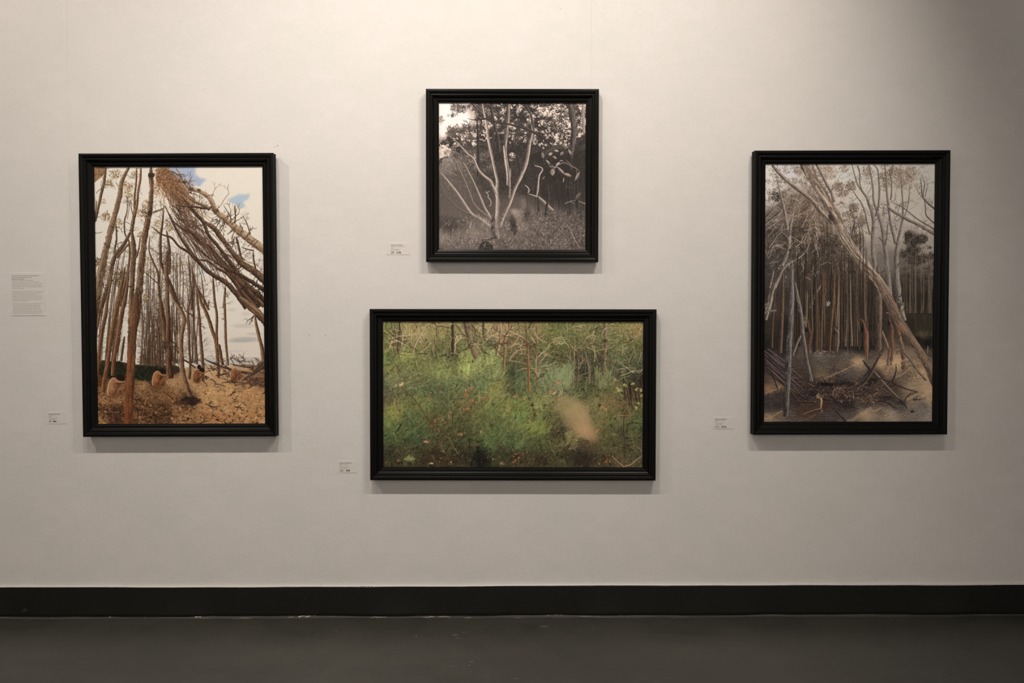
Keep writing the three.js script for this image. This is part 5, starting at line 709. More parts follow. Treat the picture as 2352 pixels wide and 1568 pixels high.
  p.clumps(205, 220, 860, 620, 120, 44, 30, 5, [[112, 92, 72], [88, 72, 56], [134, 112, 90], [70, 58, 48]], .7); p.clumps(1180, 190, 1720, 420, 60, 46, 26, 5, [[104, 88, 70], [84, 70, 56], [122, 102, 82]], .65); p.clumps(900, 560, 1210, 1000, 46, 40, 26, 5, [[96, 80, 62], [78, 64, 50]], .6); p.clumps(1260, 700, 1560, 1150, 30, 34, 20, 5, [[96, 82, 68], [78, 66, 54]], .5); p.clumps(1560, 1000, 1870, 1420, 60, 46, 36, 6, dk, .6);
  // light glints through the wood
  for (let i = 0; i < 300; i++) p.leaves(220 + R() * 900, 620 + R() * 720, 8, 10, 2, 6, [[206, 184, 164], [190, 164, 142]], .3 + R() * .4, .5);
  for (let i = 0; i < 160; i++) p.leaves(480 + R() * 700, 1050 + R() * 330, 7, 12, 1, 7, [[200, 178, 158], [182, 158, 138]], .6, .4);
  p.puffs([[330, 960, 34], [280, 730, 40]], [180, 176, 178], .25, 8);
  // far saplings
  const sap = [[112, 92, 74], [92, 74, 58], [132, 112, 92], [74, 58, 46], [104, 78, 58]];
  for (let i = 0; i < 120; i++) { const u = 430 + R() * 760, v0 = 540 + R() * 640, k = .5 + R() * .5, c = p.pick(sap).map((q) => q * k); p.limb([[u + (R() - .5) * 120, v0, 2], [u + (R() - .5) * 50, v0 + 160, 4 + R() * 4], [u + (R() - .5) * 40, v0 + 360, 5 + R() * 8], [u + (R() - .5) * 26, 1500, 6 + R() * 12], [u, 1980, 8 + R() * 14]], { c, dark: [40, 32, 26], light: [c[0] + 40, c[1] + 32, c[2] + 26], fleck: .5, a: .5 + R() * .4, twigs: 7, twigLen: 70, twigUp: .7 }); }
  p.clumps(420, 820, 1180, 1420, 120, 46, 26, 6, [[70, 58, 46], [88, 72, 56], [54, 44, 36], [104, 86, 62]], .5); p.clumps(440, 640, 900, 1000, 50, 40, 24, 6, [[112, 86, 64], [94, 74, 56]], .5);
  for (let i = 0; i < 22; i++) { const u = 1560 + R() * 300, v0 = 950 + R() * 350; p.limb([[u + (R() - .5) * 30, v0, 3], [u + (R() - .5) * 20, v0 + 220, 6], [u, 1650, 9]], { c: p.pick(sap), dark: [46, 36, 28], light: [130, 110, 88], fleck: .4, a: .8 }); }
  // pale crossing branches on the left
  const P = (pts, c = [148, 132, 116], o = {}) => p.limb(pts, { c: c.map((n) => n * .84), light: [182, 163, 143], dark: [56, 46, 40], fleck: 1.8, twigs: 3, twigLen: 60, twigUp: .7, side: o.side ?? 1, ...o });
  P([[306, 280, 10], [318, 380, 14], [345, 470, 18], [370, 580, 26], [392, 680, 36], [412, 800, 46], [430, 920, 52], [428, 1010, 50]], [142, 130, 116], { twigs: 6 });
  P([[480, 580, 22], [468, 680, 24], [446, 800, 30], [436, 900, 34]], [150, 136, 120]); P([[620, 500, 10], [560, 540, 13], [510, 590, 17], [480, 610, 16]], [166, 148, 130]); P([[600, 545, 8], [560, 585, 10], [500, 600, 10]], [150, 132, 114]);
  for (const [a, b, c, d, w] of [[200, 770, 290, 700, 26], [290, 700, 360, 640, 26], [195, 720, 280, 620, 24], [200, 820, 330, 740, 22], [230, 1000, 310, 890, 24], [300, 900, 370, 820, 14], [350, 640, 280, 600, 14], [360, 850, 420, 910, 16], [220, 900, 320, 760, 14]]) P([[c, d, w * .7], [(a + c) / 2 + 6, (b + d) / 2 - 6, w], [a, b, w]], [128, 114, 100]);
  P([[690, 690, 9], [640, 760, 14], [622, 850, 18], [628, 950, 20], [600, 1030, 24], [540, 1090, 30], [470, 1130, 40], [380, 1190, 56], [320, 1300, 70], [270, 1420, 76], [225, 1580, 80], [190, 1700, 70]], [122, 110, 98], { fleck: 1.6 });
  P([[740, 850, 7], [690, 890, 9], [640, 930, 11]], [142, 124, 106]); P([[440, 1130, 24], [458, 1170, 52], [462, 1300, 54], [458, 1430, 56], [450, 1640, 60]], [108, 101, 95], { fleck: 1.6, light: [160, 150, 138], dark: [50, 44, 41] });
  P([[280, 1230, 16], [262, 1310, 30], [240, 1400, 26]], [150, 128, 110]); P([[420, 1010, 50], [400, 1080, 60], [360, 1180, 50]], [118, 106, 96]); P([[480, 1330, 26], [510, 1450, 40], [545, 1640, 46]], [110, 102, 94], { light: [160, 150, 138], dark: [50, 44, 41] }); P([[790, 1250, 8], [740, 1380, 24], [690, 1460, 36], [640, 1600, 46]], [104, 92, 80]);
  for (const [u, v, a, l, w] of [[300, 740, -60, 90, 7], [250, 600, -100, 80, 6], [520, 700, -50, 110, 6], [440, 720, -20, 120, 6], [560, 800, -70, 120, 6], [390, 1020, 200, 110, 6], [500, 1000, -30, 130, 6], [330, 1140, 180, 90, 5], [700, 1000, -80, 140, 6], [470, 900, 30, 110, 5], [240, 1100, -80, 120, 6], [660, 1330, 200, 90, 6]]) p.twig(u, v, a, l, w, 3, [150, 130, 112]);
  for (let i = 0; i < 90; i++) { const u = 210 + R() * 600, v = 480 + R() * 900; p.twig(u, v, -90 + (R() - .5) * 140, 60 + R() * 60, 3.5, 2, p.pick([[166, 146, 126], [104, 88, 74], [78, 64, 54]])); }
  // right hand stand of pale stems
  const S = (pts, c = [132, 120, 106], o = {}) => p.limb(pts, { c: c.map((n) => n * .84), light: [150, 136, 122], dark: [60, 52, 46], twigs: 6, twigLen: 60, twigUp: .8, fleck: 1.8, side: o.side ?? 1, ...o });
  S([[1055, 190, 12], [1085, 300, 14], [1110, 380, 16], [1150, 440, 22], [1200, 510, 30], [1230, 590, 38], [1262, 680, 44], [1268, 790, 42], [1262, 900, 44], [1260, 1010, 48], [1275, 1120, 54], [1290, 1240, 56]], undefined, { blunt: 1 });
  S([[1110, 200, 24], [1132, 270, 18], [1130, 350, 14], [1150, 430, 16]], undefined, { blunt: 1 }); S([[1040, 400, 7], [1100, 500, 10], [1150, 570, 14], [1185, 660, 16], [1205, 760, 16], [1235, 880, 20]], [104, 92, 80]);
  S([[1225, 190, 16], [1245, 300, 20], [1265, 420, 22], [1270, 540, 26], [1300, 640, 30], [1330, 720, 34], [1360, 830, 40], [1370, 930, 44], [1390, 1060, 52], [1405, 1200, 56], [1420, 1340, 60], [1432, 1480, 58], [1440, 1660, 56]], undefined, { blunt: 1 });
  S([[1270, 190, 14], [1310, 240, 18], [1325, 360, 22], [1328, 480, 24], [1318, 600, 26], [1290, 700, 30]], undefined, { blunt: 1 }); S([[1380, 190, 14], [1395, 300, 18], [1400, 420, 22], [1410, 540, 26], [1425, 650, 30], [1440, 760, 32], [1470, 880, 36], [1490, 970, 44]], undefined, { blunt: 1 });
  S([[1430, 260, 10], [1450, 400, 14], [1440, 540, 16]], [112, 100, 88], { blunt: 1 }); S([[1540, 300, 10], [1550, 420, 16], [1560, 560, 20], [1560, 700, 26], [1540, 820, 32], [1515, 930, 40], [1500, 1040, 54], [1495, 1160, 62], [1500, 1300, 66], [1515, 1440, 70], [1530, 1640, 72]], undefined, { blunt: 1, fleck: 1.5 });
  S([[1625, 400, 7], [1620, 540, 10], [1590, 660, 12], [1560, 740, 12]], [112, 100, 88]); S([[1310, 1180, 44], [1320, 1400, 66], [1322, 1700, 80]], [104, 84, 68]); S([[1410, 770, 14], [1400, 900, 18], [1385, 990, 18]], [112, 100, 88]); S([[1360, 700, 10], [1370, 600, 10]], [112, 100, 88]);
  for (const [u, v, a, l] of [[1210, 480, -70, 90], [1290, 640, -100, 90], [1480, 620, -40, 80], [1560, 620, -50, 90], [1350, 760, -60, 90], [1440, 840, -110, 90], [1500, 700, -80, 120], [1180, 610, 40, 70], [1600, 860, -30, 70], [1110, 1130, -50, 80], [1600, 1000, -60, 90]]) p.twig(u, v, a, l, 7, 3, [104, 92, 80]);
  // dark bare limb at the right edge
  S([[1378, 570, 14], [1420, 610, 26], [1470, 650, 34], [1540, 690, 36], [1620, 735, 36], [1720, 780, 38], [1800, 830, 40], [1890, 875, 44]], [126, 112, 98], { dark: [60, 50, 44] }); S([[1460, 570, 6], [1540, 600, 10], [1600, 640, 12], [1700, 720, 13], [1780, 770, 15], [1890, 830, 18]], [96, 82, 70]);
  S([[1730, 315, 7], [1745, 400, 10], [1755, 490, 14], [1800, 560, 18], [1880, 625, 24]], [84, 74, 66]); S([[1750, 290, 5], [1775, 370, 8], [1765, 470, 9], [1760, 520, 9]], [84, 74, 66]); S([[1695, 405, 6], [1720, 470, 9], [1770, 530, 10], [1785, 600, 12], [1795, 690, 14], [1880, 770, 16]], [84, 74, 66]); S([[1810, 370, 5], [1795, 440, 7], [1780, 510, 8]], [84, 74, 66]); S([[1855, 540, 5], [1845, 590, 7]], [84, 74, 66]); S([[1810, 1100, 6], [1825, 1250, 9], [1840, 1440, 12]], [66, 54, 46]);
  // the leaning trunk
  const big = { light: [182, 160, 136], dark: [58, 46, 38], side: 1, fleck: 2.2, rough: .05 };
  P([[700, 180, 30], [750, 270, 32], [800, 370, 34], [850, 460, 36], [880, 560, 44]], [140, 124, 110], { blunt: 1 });
  P([[265, 190, 34], [310, 250, 38], [370, 310, 42], [440, 370, 44], [520, 430, 46], [600, 490, 48], [670, 550, 50], [740, 640, 52], [800, 700, 50], [860, 760, 48]], [146, 126, 104], { light: [190, 168, 142], blunt: 1 });
  for (let i = 0; i < 50; i++) p.twig(880 + R() * 900, 250 + R() * 900, -90 + (R() - .5) * 120, 60 + R() * 80, 3, 2, p.pick([[96, 84, 72], [70, 60, 52], [120, 106, 92]]));
  p.limb([[575, 170, 110], [620, 260, 108], [680, 350, 106], [745, 450, 112], [810, 560, 118], [870, 650, 126], [910, 750, 130], [960, 860, 130], [1020, 970, 130], [1100, 1080, 128], [1190, 1190, 122], [1290, 1300, 118], [1380, 1440, 116], [1455, 1600, 112]], { c: [122, 102, 84], ...big, blunt: 1 });
  for (const [pts, w, c] of [[[[660, 200], [720, 330], [800, 470], [880, 620], [960, 760]], 22, [88, 70, 56]], [[[830, 690], [850, 720], [870, 740]], 26, [56, 44, 38]], [[[860, 700], [900, 780], [960, 880], [1040, 1000]], 12, [92, 74, 60]], [[[1160, 1150], [1260, 1260], [1360, 1360], [1440, 1480]], 20, [78, 62, 52]], [[[700, 400], [760, 500], [830, 600]], 14, [192, 172, 148]], [[[590, 210], [640, 330], [700, 430]], 14, [112, 92, 74]], [[[960, 900], [1060, 1040], [1130, 1120]], 10, [188, 168, 144]], [[[1000, 980], [1080, 1080], [1150, 1160]], 16, [96, 78, 62]], [[[1180, 1120], [1240, 1180]], 26, [150, 140, 132]], [[[620, 260], [650, 280]], 14, [120, 92, 70]], [[[1230, 1290], [1300, 1380], [1360, 1460]], 12, [150, 120, 94]]]) p.line(pts, w, c, .6);
  p.leaves(850, 710, 24, 30, 60, 12, [[58, 46, 40], [80, 62, 50]], .7);
  // lower half
  low(); p.snap();
  p.texture(190, 500, 1860, 1200, 3400, 30, 5, 0, .6, 30, .5); p.texture(190, 560, 1860, 1200, 2400, 20, 4, -.3, 1, 40, .5);
  const st = [[104, 80, 60], [86, 66, 50], [120, 94, 70], [70, 54, 42]];
  for (let i = 0; i < 40; i++) { const u = 480 + R() * 780, b = 440 + R() * 100, k = .45 + R() * .45, c = p.pick(st).map((q) => q * k); p.limb([[u + (R() - .5) * 40, -330 - R() * 200, 4 + R() * 5], [u + (R() - .5) * 30, -60, 7 + R() * 9], [u + (R() - .5) * 16, 220, 9 + R() * 12], [u, b, 11 + R() * 13]], { c, dark: [34, 27, 22], light: [c[0] + 30, c[1] + 20, c[2] + 14], fleck: .8, a: .7 }); }
  for (const [pts, c] of [[[[282, 60, 26], [272, 200, 28], [266, 330, 28], [262, 465, 30]], [104, 78, 56]], [[[368, -20, 40], [362, 150, 46], [355, 330, 46], [346, 520, 42]], [112, 88, 66]], [[[655, -20, 22], [660, 200, 26], [664, 320, 24]], [108, 84, 62]], [[[700, 20, 36], [705, 250, 40], [700, 520, 44]], [92, 70, 52]], [[[765, -20, 26], [758, 150, 28], [752, 330, 28], [750, 520, 30]], [116, 80, 54]], [[[870, -20, 44], [856, 150, 38], [842, 330, 32], [832, 520, 30]], [110, 78, 54]], [[[915, 0, 22], [905, 150, 22], [900, 260, 20]], [128, 102, 78]], [[[1040, -10, 20], [1042, 150, 24], [1050, 330, 26], [1055, 450, 24]], [132, 108, 84]], [[[1180, -20, 18], [1182, 120, 24], [1190, 200, 24]], [118, 94, 72]], [[[950, 60, 14], [955, 230, 18], [962, 400, 16]], [84, 66, 50]], [[[1660, 80, 14], [1680, 200, 14], [1690, 300, 14]], [74, 60, 46]], [[[1750, 60, 12], [1770, 180, 14], [1780, 260, 12]], [70, 58, 44]], [[[800, 60, 14], [795, 260, 16], [790, 480, 16]], [76, 60, 46]], [[[600, 160, 40], [590, 260, 34]], [112, 96, 76]]]) { const q = pts[0], r = pts[1]; p.limb([[q[0] * 2 - r[0] + (R() - .5) * 10, q[1] - 260, q[2] * .55], ...pts], { c: c.map((n) => n * .86), dark: [42, 32, 25], light: [c[0] + 26, c[1] + 20, c[2] + 14] }); }
  p.leaves(590, 190, 30, 50, 120, 8, [[130, 112, 86], [92, 78, 58]], .6); p.leaves(1760, 330, 110, 30, 260, 7, [[88, 74, 48], [62, 52, 36]], .6); p.leaves(1260, 330, 60, 40, 120, 8, [[70, 60, 48], [48, 42, 36]], .6); p.leaves(820, 30, 40, 30, 30, 8, [[180, 172, 172]], .6);
  for (let i = 0; i < 30; i++) p.leaves(600 + R() * 300, 495 + R() * 60, 20, 4, 4, 7, [[150, 138, 128], [120, 106, 96]], .6, .4);
  // standing figures with one arm raised, skin as reddish as the bark
  const body = (pts, c0, sh) => { const c = c0.map((n, i) => n * [.8, .86, .9][i]); p.limb(pts, { c, light: [c[0] + 26, c[1] + 20, c[2] + 16], dark: sh, side: 1, rough: .02, fleck: .2, blunt: 1 }); };
  body([[628, 196, 8], [630, 250, 14], [640, 300, 30], [652, 340, 40], [642, 395, 42], [634, 440, 40], [630, 500, 24], [626, 555, 14]], [120, 76, 52], [70, 44, 32]); p.leaves(606, 290, 14, 26, 40, 8, [[38, 28, 24]], .8); body([[618, 190, 7], [622, 230, 10], [632, 290, 12]], [130, 84, 58], [80, 50, 36]);
  body([[884, 268, 8], [900, 290, 20], [918, 315, 32], [920, 360, 28], [918, 400, 34], [914, 450, 24], [908, 510, 12]], [146, 108, 82], [84, 58, 44]); p.leaves(884, 320, 9, 24, 26, 7, [[40, 30, 26]], .8);
  body([[1142, 186, 9], [1162, 200, 14], [1178, 240, 18], [1188, 285, 24], [1200, 315, 42], [1204, 360, 40], [1200, 400, 48], [1204, 450, 42], [1204, 510, 30], [1204, 580, 14]], [152, 90, 60], [92, 50, 34]); p.leaves(1156, 280, 16, 40, 60, 8, [[30, 22, 20]], .85); p.line([[1112, 205], [1126, 250], [1134, 300]], 5, [120, 104, 92], .8);
  body([[1428, 120, 8], [1430, 170, 12], [1436, 220, 16], [1448, 260, 34], [1452, 310, 44], [1448, 370, 46], [1454, 430, 52], [1452, 510, 40], [1446, 590, 30], [1440, 640, 16]], [132, 82, 56], [78, 46, 34]); p.leaves(1420, 230, 16, 30, 44, 8, [[34, 26, 22]], .8); p.leaves(1408, 120, 10, 6, 8, 8, [[150, 78, 58]], .8);
  // right hand trunks
  P([[1320, -20, 80], [1322, 120, 84], [1320, 260, 78], [1320, 400, 74], [1322, 530, 72]], [104, 83, 66], { light: [136, 112, 90], dark: [56, 42, 34], blunt: 1, fleck: 1.5 }); P([[1350, 300, 26], [1380, 380, 34], [1405, 450, 34], [1425, 500, 28]], [124, 96, 72], { blunt: 1 });
  P([[1505, 250, 50], [1520, 350, 56], [1540, 430, 58], [1562, 520, 62], [1572, 680, 66]], [118, 84, 60], { light: [160, 124, 92], blunt: 1 }); P([[1430, 480, 30], [1420, 560, 36], [1412, 640, 40]], [110, 74, 52], { blunt: 1 }); P([[1530, 20, 80], [1550, 120, 60], [1580, 200, 50]], [124, 108, 92], { blunt: 1 });
  p.limb([[1290, -226, 90], [1380, -86, 112], [1455, 60, 110], [1510, 190, 112], [1580, 300, 116], [1650, 400, 110], [1720, 500, 100], [1780, 600, 92], [1830, 720, 84], [1870, 840, 60]], { c: [120, 100, 82], c2: [92, 70, 53], light: [144, 112, 86], dark: [60, 46, 38], side: 1, fleck: 2, rough: .05 });
  p.blob(1560, 270, 90, 70, [140, 92, 64], .5, .9); p.line([[1540, 190], [1600, 260], [1640, 330]], 16, [86, 78, 74], .6); p.line([[1460, 70], [1500, 140], [1540, 210]], 16, [82, 64, 52], .6);
  P([[1555, 450, 10], [1570, 510, 20], [1610, 560, 24], [1670, 640, 28], [1720, 710, 30], [1790, 790, 30]], [110, 94, 80], { light: [156, 140, 122] }); for (const [a, b, c, d] of [[1660, 515, 1690, 590], [1805, 450, 1800, 520], [1790, 540, 1850, 590], [1640, 620, 1660, 690]]) p.line([[a, b], [c, d]], 11, [104, 88, 74], .9);
  // sun patches on the sand and dark grass
  for (const [u0, v0, u1, v1, w] of [[780, 770, 1150, 600, 16], [850, 740, 1130, 610, 10], [1320, 640, 1600, 580, 20], [1380, 720, 1440, 640, 14], [1490, 760, 1640, 660, 14], [200, 920, 350, 850, 22], [190, 1180, 360, 1095, 20], [1020, 1190, 1240, 1070, 40], [1260, 1090, 1340, 1065, 22], [1600, 980, 1700, 920, 18], [1640, 860, 1730, 850, 16], [1700, 980, 1840, 890, 26], [1740, 680, 1800, 780, 24], [540, 1190, 700, 1130, 8]]) p.line([[u0, v0], [(u0 + u1) / 2, (v0 + v1) / 2 + 6], [u1, v1]], w * .8, [168, 134, 98], .38);
  for (let i = 0; i < 260; i++) { const t = R(), u = 760 + t * 400 + (R() - .5) * 80, v = 780 - t * 180 + (R() - .5) * 50; p.leaves(u, v, 14, 7, 3, 4.5, R() < .55 ? [[182, 148, 110], [160, 124, 88]] : [[62, 48, 40]], .5, .4); }
  for (let i = 0; i < 130; i++) p.leaves(1380 + R() * 440, 580 + R() * 200, 16, 6, 3, 6, R() < .5 ? [[184, 148, 106]] : [[56, 42, 34]], .55, .35);
  for (let i = 0; i < 70; i++) { const u = 1600 + R() * 130, v = 700 + R() * 60; p.line([[u, v], [u + (R() - .5) * 24, v - 10 - R() * 16]], 3, R() < .5 ? [62, 52, 40] : [110, 90, 66], .5); }
  // heap of fallen branches
  const heap = (pts, c, o = {}) => p.limb(pts, { c, light: [c[0] + 62, c[1] + 50, c[2] + 40], dark: [30, 24, 24], side: 1, ...o });
  for (let i = 0; i < 26; i++) { const t = R(), u = 170 + R() * 60, v = 470 + t * 200; heap([[u, v, 14 + R() * 10], [u + 170, v + 130 + R() * 40, 16 + R() * 10], [u + 330 + R() * 90, v + 290 + R() * 90, 8]], p.pick([[74, 58, 58], [92, 74, 70], [60, 48, 50], [84, 62, 54]]), { blunt: 1 }); }
  heap([[230, 670, 10], [280, 760, 16], [325, 890, 10]], [40, 36, 40]); heap([[455, 760, 22], [560, 790, 18], [680, 850, 12]], [96, 72, 56]); heap([[470, 860, 14], [540, 920, 12], [610, 970, 8]], [104, 80, 62]);
  for (let i = 0; i < 150; i++) { const u = 520 + R() * 900, v = 780 + R() * 240, a = (R() < .55 ? -18 : 24) + (R() - .5) * 50, l = 80 + R() * 170, w = 6 + R() * 14, r = a * Math.PI / 180; heap([[u - Math.cos(r) * l / 2, v - Math.sin(r) * l / 2, w * .6], [u, v + (R() - .5) * 16, w], [u + Math.cos(r) * l / 2, v + Math.sin(r) * l / 2, w * .7]], p.pick([[58, 46, 42], [76, 58, 48], [46, 38, 38], [92, 66, 50], [66, 54, 54]])); }
  for (let i = 0; i < 120; i++) p.leaves(600 + R() * 760, 800 + R() * 210, 14, 6, 1, 10, [[198, 150, 108], [176, 112, 74], [150, 92, 60]], .75, .35);
  p.blob(810, 830, 130, 30, [24, 20, 20], .8); p.blob(650, 920, 80, 40, [30, 28, 32], .6); p.blob(1010, 820, 90, 26, [30, 24, 24], .6); p.blob(1250, 790, 70, 40, [32, 26, 24], .6); p.blob(1380, 960, 110, 24, [34, 30, 30], .6); p.blob(1540, 1010, 70, 30, [40, 36, 36], .7);
  heap([[1165, 590, 14], [1200, 640, 26], [1230, 690, 30], [1170, 760, 20]], [50, 42, 42]); heap([[1360, 510, 12], [1310, 580, 26], [1270, 660, 34], [1230, 740, 36], [1180, 810, 30], [1100, 860, 18]], [70, 54, 48]); heap([[1270, 700, 24], [1340, 780, 24], [1420, 870, 22], [1530, 980, 16]], [110, 92, 76]); heap([[1490, 620, 8], [1490, 700, 14], [1465, 780, 16], [1440, 860, 10]], [44, 36, 36]);
  heap([[1310, 760, 14], [1450, 810, 18], [1580, 870, 16], [1710, 905, 8]], [56, 44, 38]); heap([[1570, 990, 12], [1620, 930, 16], [1700, 905, 10]], [64, 50, 42]); heap([[830, 930, 12], [900, 1000, 16], [1000, 1040, 14], [1120, 1070, 8]], [44, 34, 36]); heap([[880, 1060, 20], [930, 1120, 28], [1000, 1200, 30]], [64, 50, 46]); heap([[1500, 960, 14], [1560, 1010, 24], [1600, 1070, 10]], [46, 42, 44]); heap([[950, 860, 7], [990, 960, 9]], [112, 92, 76]);
  heap([[740, 960, 40], [750, 1000, 34], [745, 1060, 22], [760, 1110, 10]], [150, 112, 80]); heap([[870, 950, 20], [880, 890, 22], [930, 870, 12]], [120, 84, 60]); heap([[560, 1140, 14], [650, 1100, 24], [760, 1070, 20]], [112, 76, 54]); for (let i = 0; i < 8; i++) p.twig(730 + (R() - .5) * 60, 970, -130 + R() * 90, 36, 4, 1, [150, 116, 86]);
  for (let i = 0; i < 14; i++) { const u = 1660 + i * 9 + R() * 6; p.line([[u, 980], [u + (R() - .5) * 6, 972 - R() * 34]], 4, [48, 41, 38], .7); } p.leaves(1650, 1095, 26, 16, 40, 9, [[52, 46, 44]], .7); p.leaves(1700, 980, 60, 6, 30, 8, [[44, 38, 36]], .7);
  for (let i = 0; i < 60; i++) p.leaves(1080 + R() * 740, 1050 + R() * 140, 12, 6, 1, 4, [[64, 54, 46]], .6, .5);
  // near pale trunks at the left
  const near = { light: [160, 150, 138], dark: [48, 42, 40], side: 1, fleck: 2, rough: .06 };
  p.limb([[494, -180, 24], [510, -80, 36], [520, -20, 40], [545, 90, 40], [560, 220, 40], [572, 340, 42], [590, 460, 42], [605, 580, 44], [625, 680, 52], [650, 800, 60]], { c: [108, 100, 92], c2: [84, 72, 62], ...near }); p.limb([[550, 340, 26], [510, 430, 30], [470, 540, 30]], { c: [108, 98, 90], ...near });
  p.limb([[460, -300, 40], [460, -150, 58], [460, -20, 62], [452, 120, 64], [448, 260, 66], [436, 400, 72], [428, 540, 78], [424, 680, 78], [418, 820, 74], [410, 950, 72], [406, 1060, 68], [402, 1150, 62]], { c: [104, 97, 92], c2: [58, 50, 46], ...near });
  p.limb([[300, -180, 20], [262, -60, 34], [236, 60, 40], [200, 190, 40]], { c: [132, 116, 100], ...near, blunt: 0 }); p.line([[190, 130], [230, 105], [300, 96]], 16, [116, 104, 94], .9); p.leaves(210, 60, 30, 60, 60, 8, [[60, 50, 44], [196, 170, 146]], .5);
  p.line([[355, 880], [375, 960], [385, 1050]], 14, [56, 44, 42], .7);
  p.sat = .82; return p.finish(1.74, 2.95, 3.5, .86);
}

// ------------------------------------------------------------------ the four photographs
framedPhotograph({ corners: [[178.4, 352.6], [634, 349.2], [639.7, 1003.3], [190.4, 1002.6]], sight: SIGHT.beach, depth: .050, thick: .036, paint: paintBeach,
  label: 'black framed colour photograph of bare trees leaning over a beach with four seated figures', printLabel: 'colour print of brown paperbark trees, pale sky and four figures sitting on leafy sand' });
framedPhotograph({ corners: [[978.2, 203.2], [1376.4, 203.2], [1374.5, 602.5], [977.7, 602.5]], sight: SIGHT.mono, depth: .042, thick: .030, paint: paintMono,
  label: 'black framed square monochrome photograph of a many-stemmed gum tree in a misty forest', printLabel: 'sepia toned print of pale branching stems and a blurred bending figure' });
framedPhotograph({ corners: [[848.5, 709.3], [1508.7, 709.8], [1506.2, 1104], [849.6, 1103.2]], sight: SIGHT.bush, depth: .042, thick: .030, paint: paintBush,
  label: 'wide black framed photograph of green bushland with a pale blurred figure', printLabel: 'colour print of dense green undergrowth with a peach coloured motion blur' });
framedPhotograph({ corners: [[1727, 344.6], [2184.3, 344.6], [2176.5, 997.5], [1723.4, 999]], sight: SIGHT.trunk, depth: .050, thick: .036, paint: paintTrunk,
  label: 'black framed dusky photograph of a thick leaning trunk crossing a shaded paperbark forest', printLabel: 'dark colour print of a diagonal pale trunk, standing figures and piled branches on sand' });

// ------------------------------------------------------------------ wall text and price labels
function textTexture(w, h, draw) {
  const cv = document.createElement('canvas'); cv.width = w; cv.height = h; const x = cv.getContext('2d'); x.fillStyle = 'rgb(226,223,220)'; x.fillRect(0, 0, w, h); x.textBaseline = 'alphabetic'; draw(x, w, h);
  const t = new THREE.CanvasTexture(cv); t.colorSpace = THREE.SRGBColorSpace; t.anisotropy = 8; return t;
}
function card(name, label, category, box, thick, tilt, map, group) {
  const [x0, y0, x1, y1] = box, a = at(x0, y0, thick), b = at(x1, y1, thick), w = b.x - a.x, h = a.y - b.y;
  const g = new THREE.BoxGeometry(w, h, thick); g.translate(0, 0, thick / 2);
  const face = new THREE.MeshStandardMaterial({ map, color: lin(.97, .955, .94), roughness: .6 });
  const m = new THREE.Mesh(g, [paperMat, paperMat, paperMat, paperMat, face, paperMat]); m.name = numbered(name); m.castShadow = m.receiveShadow = true;
  m.position.set((a.x + b.x) / 2, (a.y + b.y) / 2, 0); m.rotation.z = tilt; m.userData = { label, category }; if (group) m.userData.group = group; scene.add(m); return m;
}
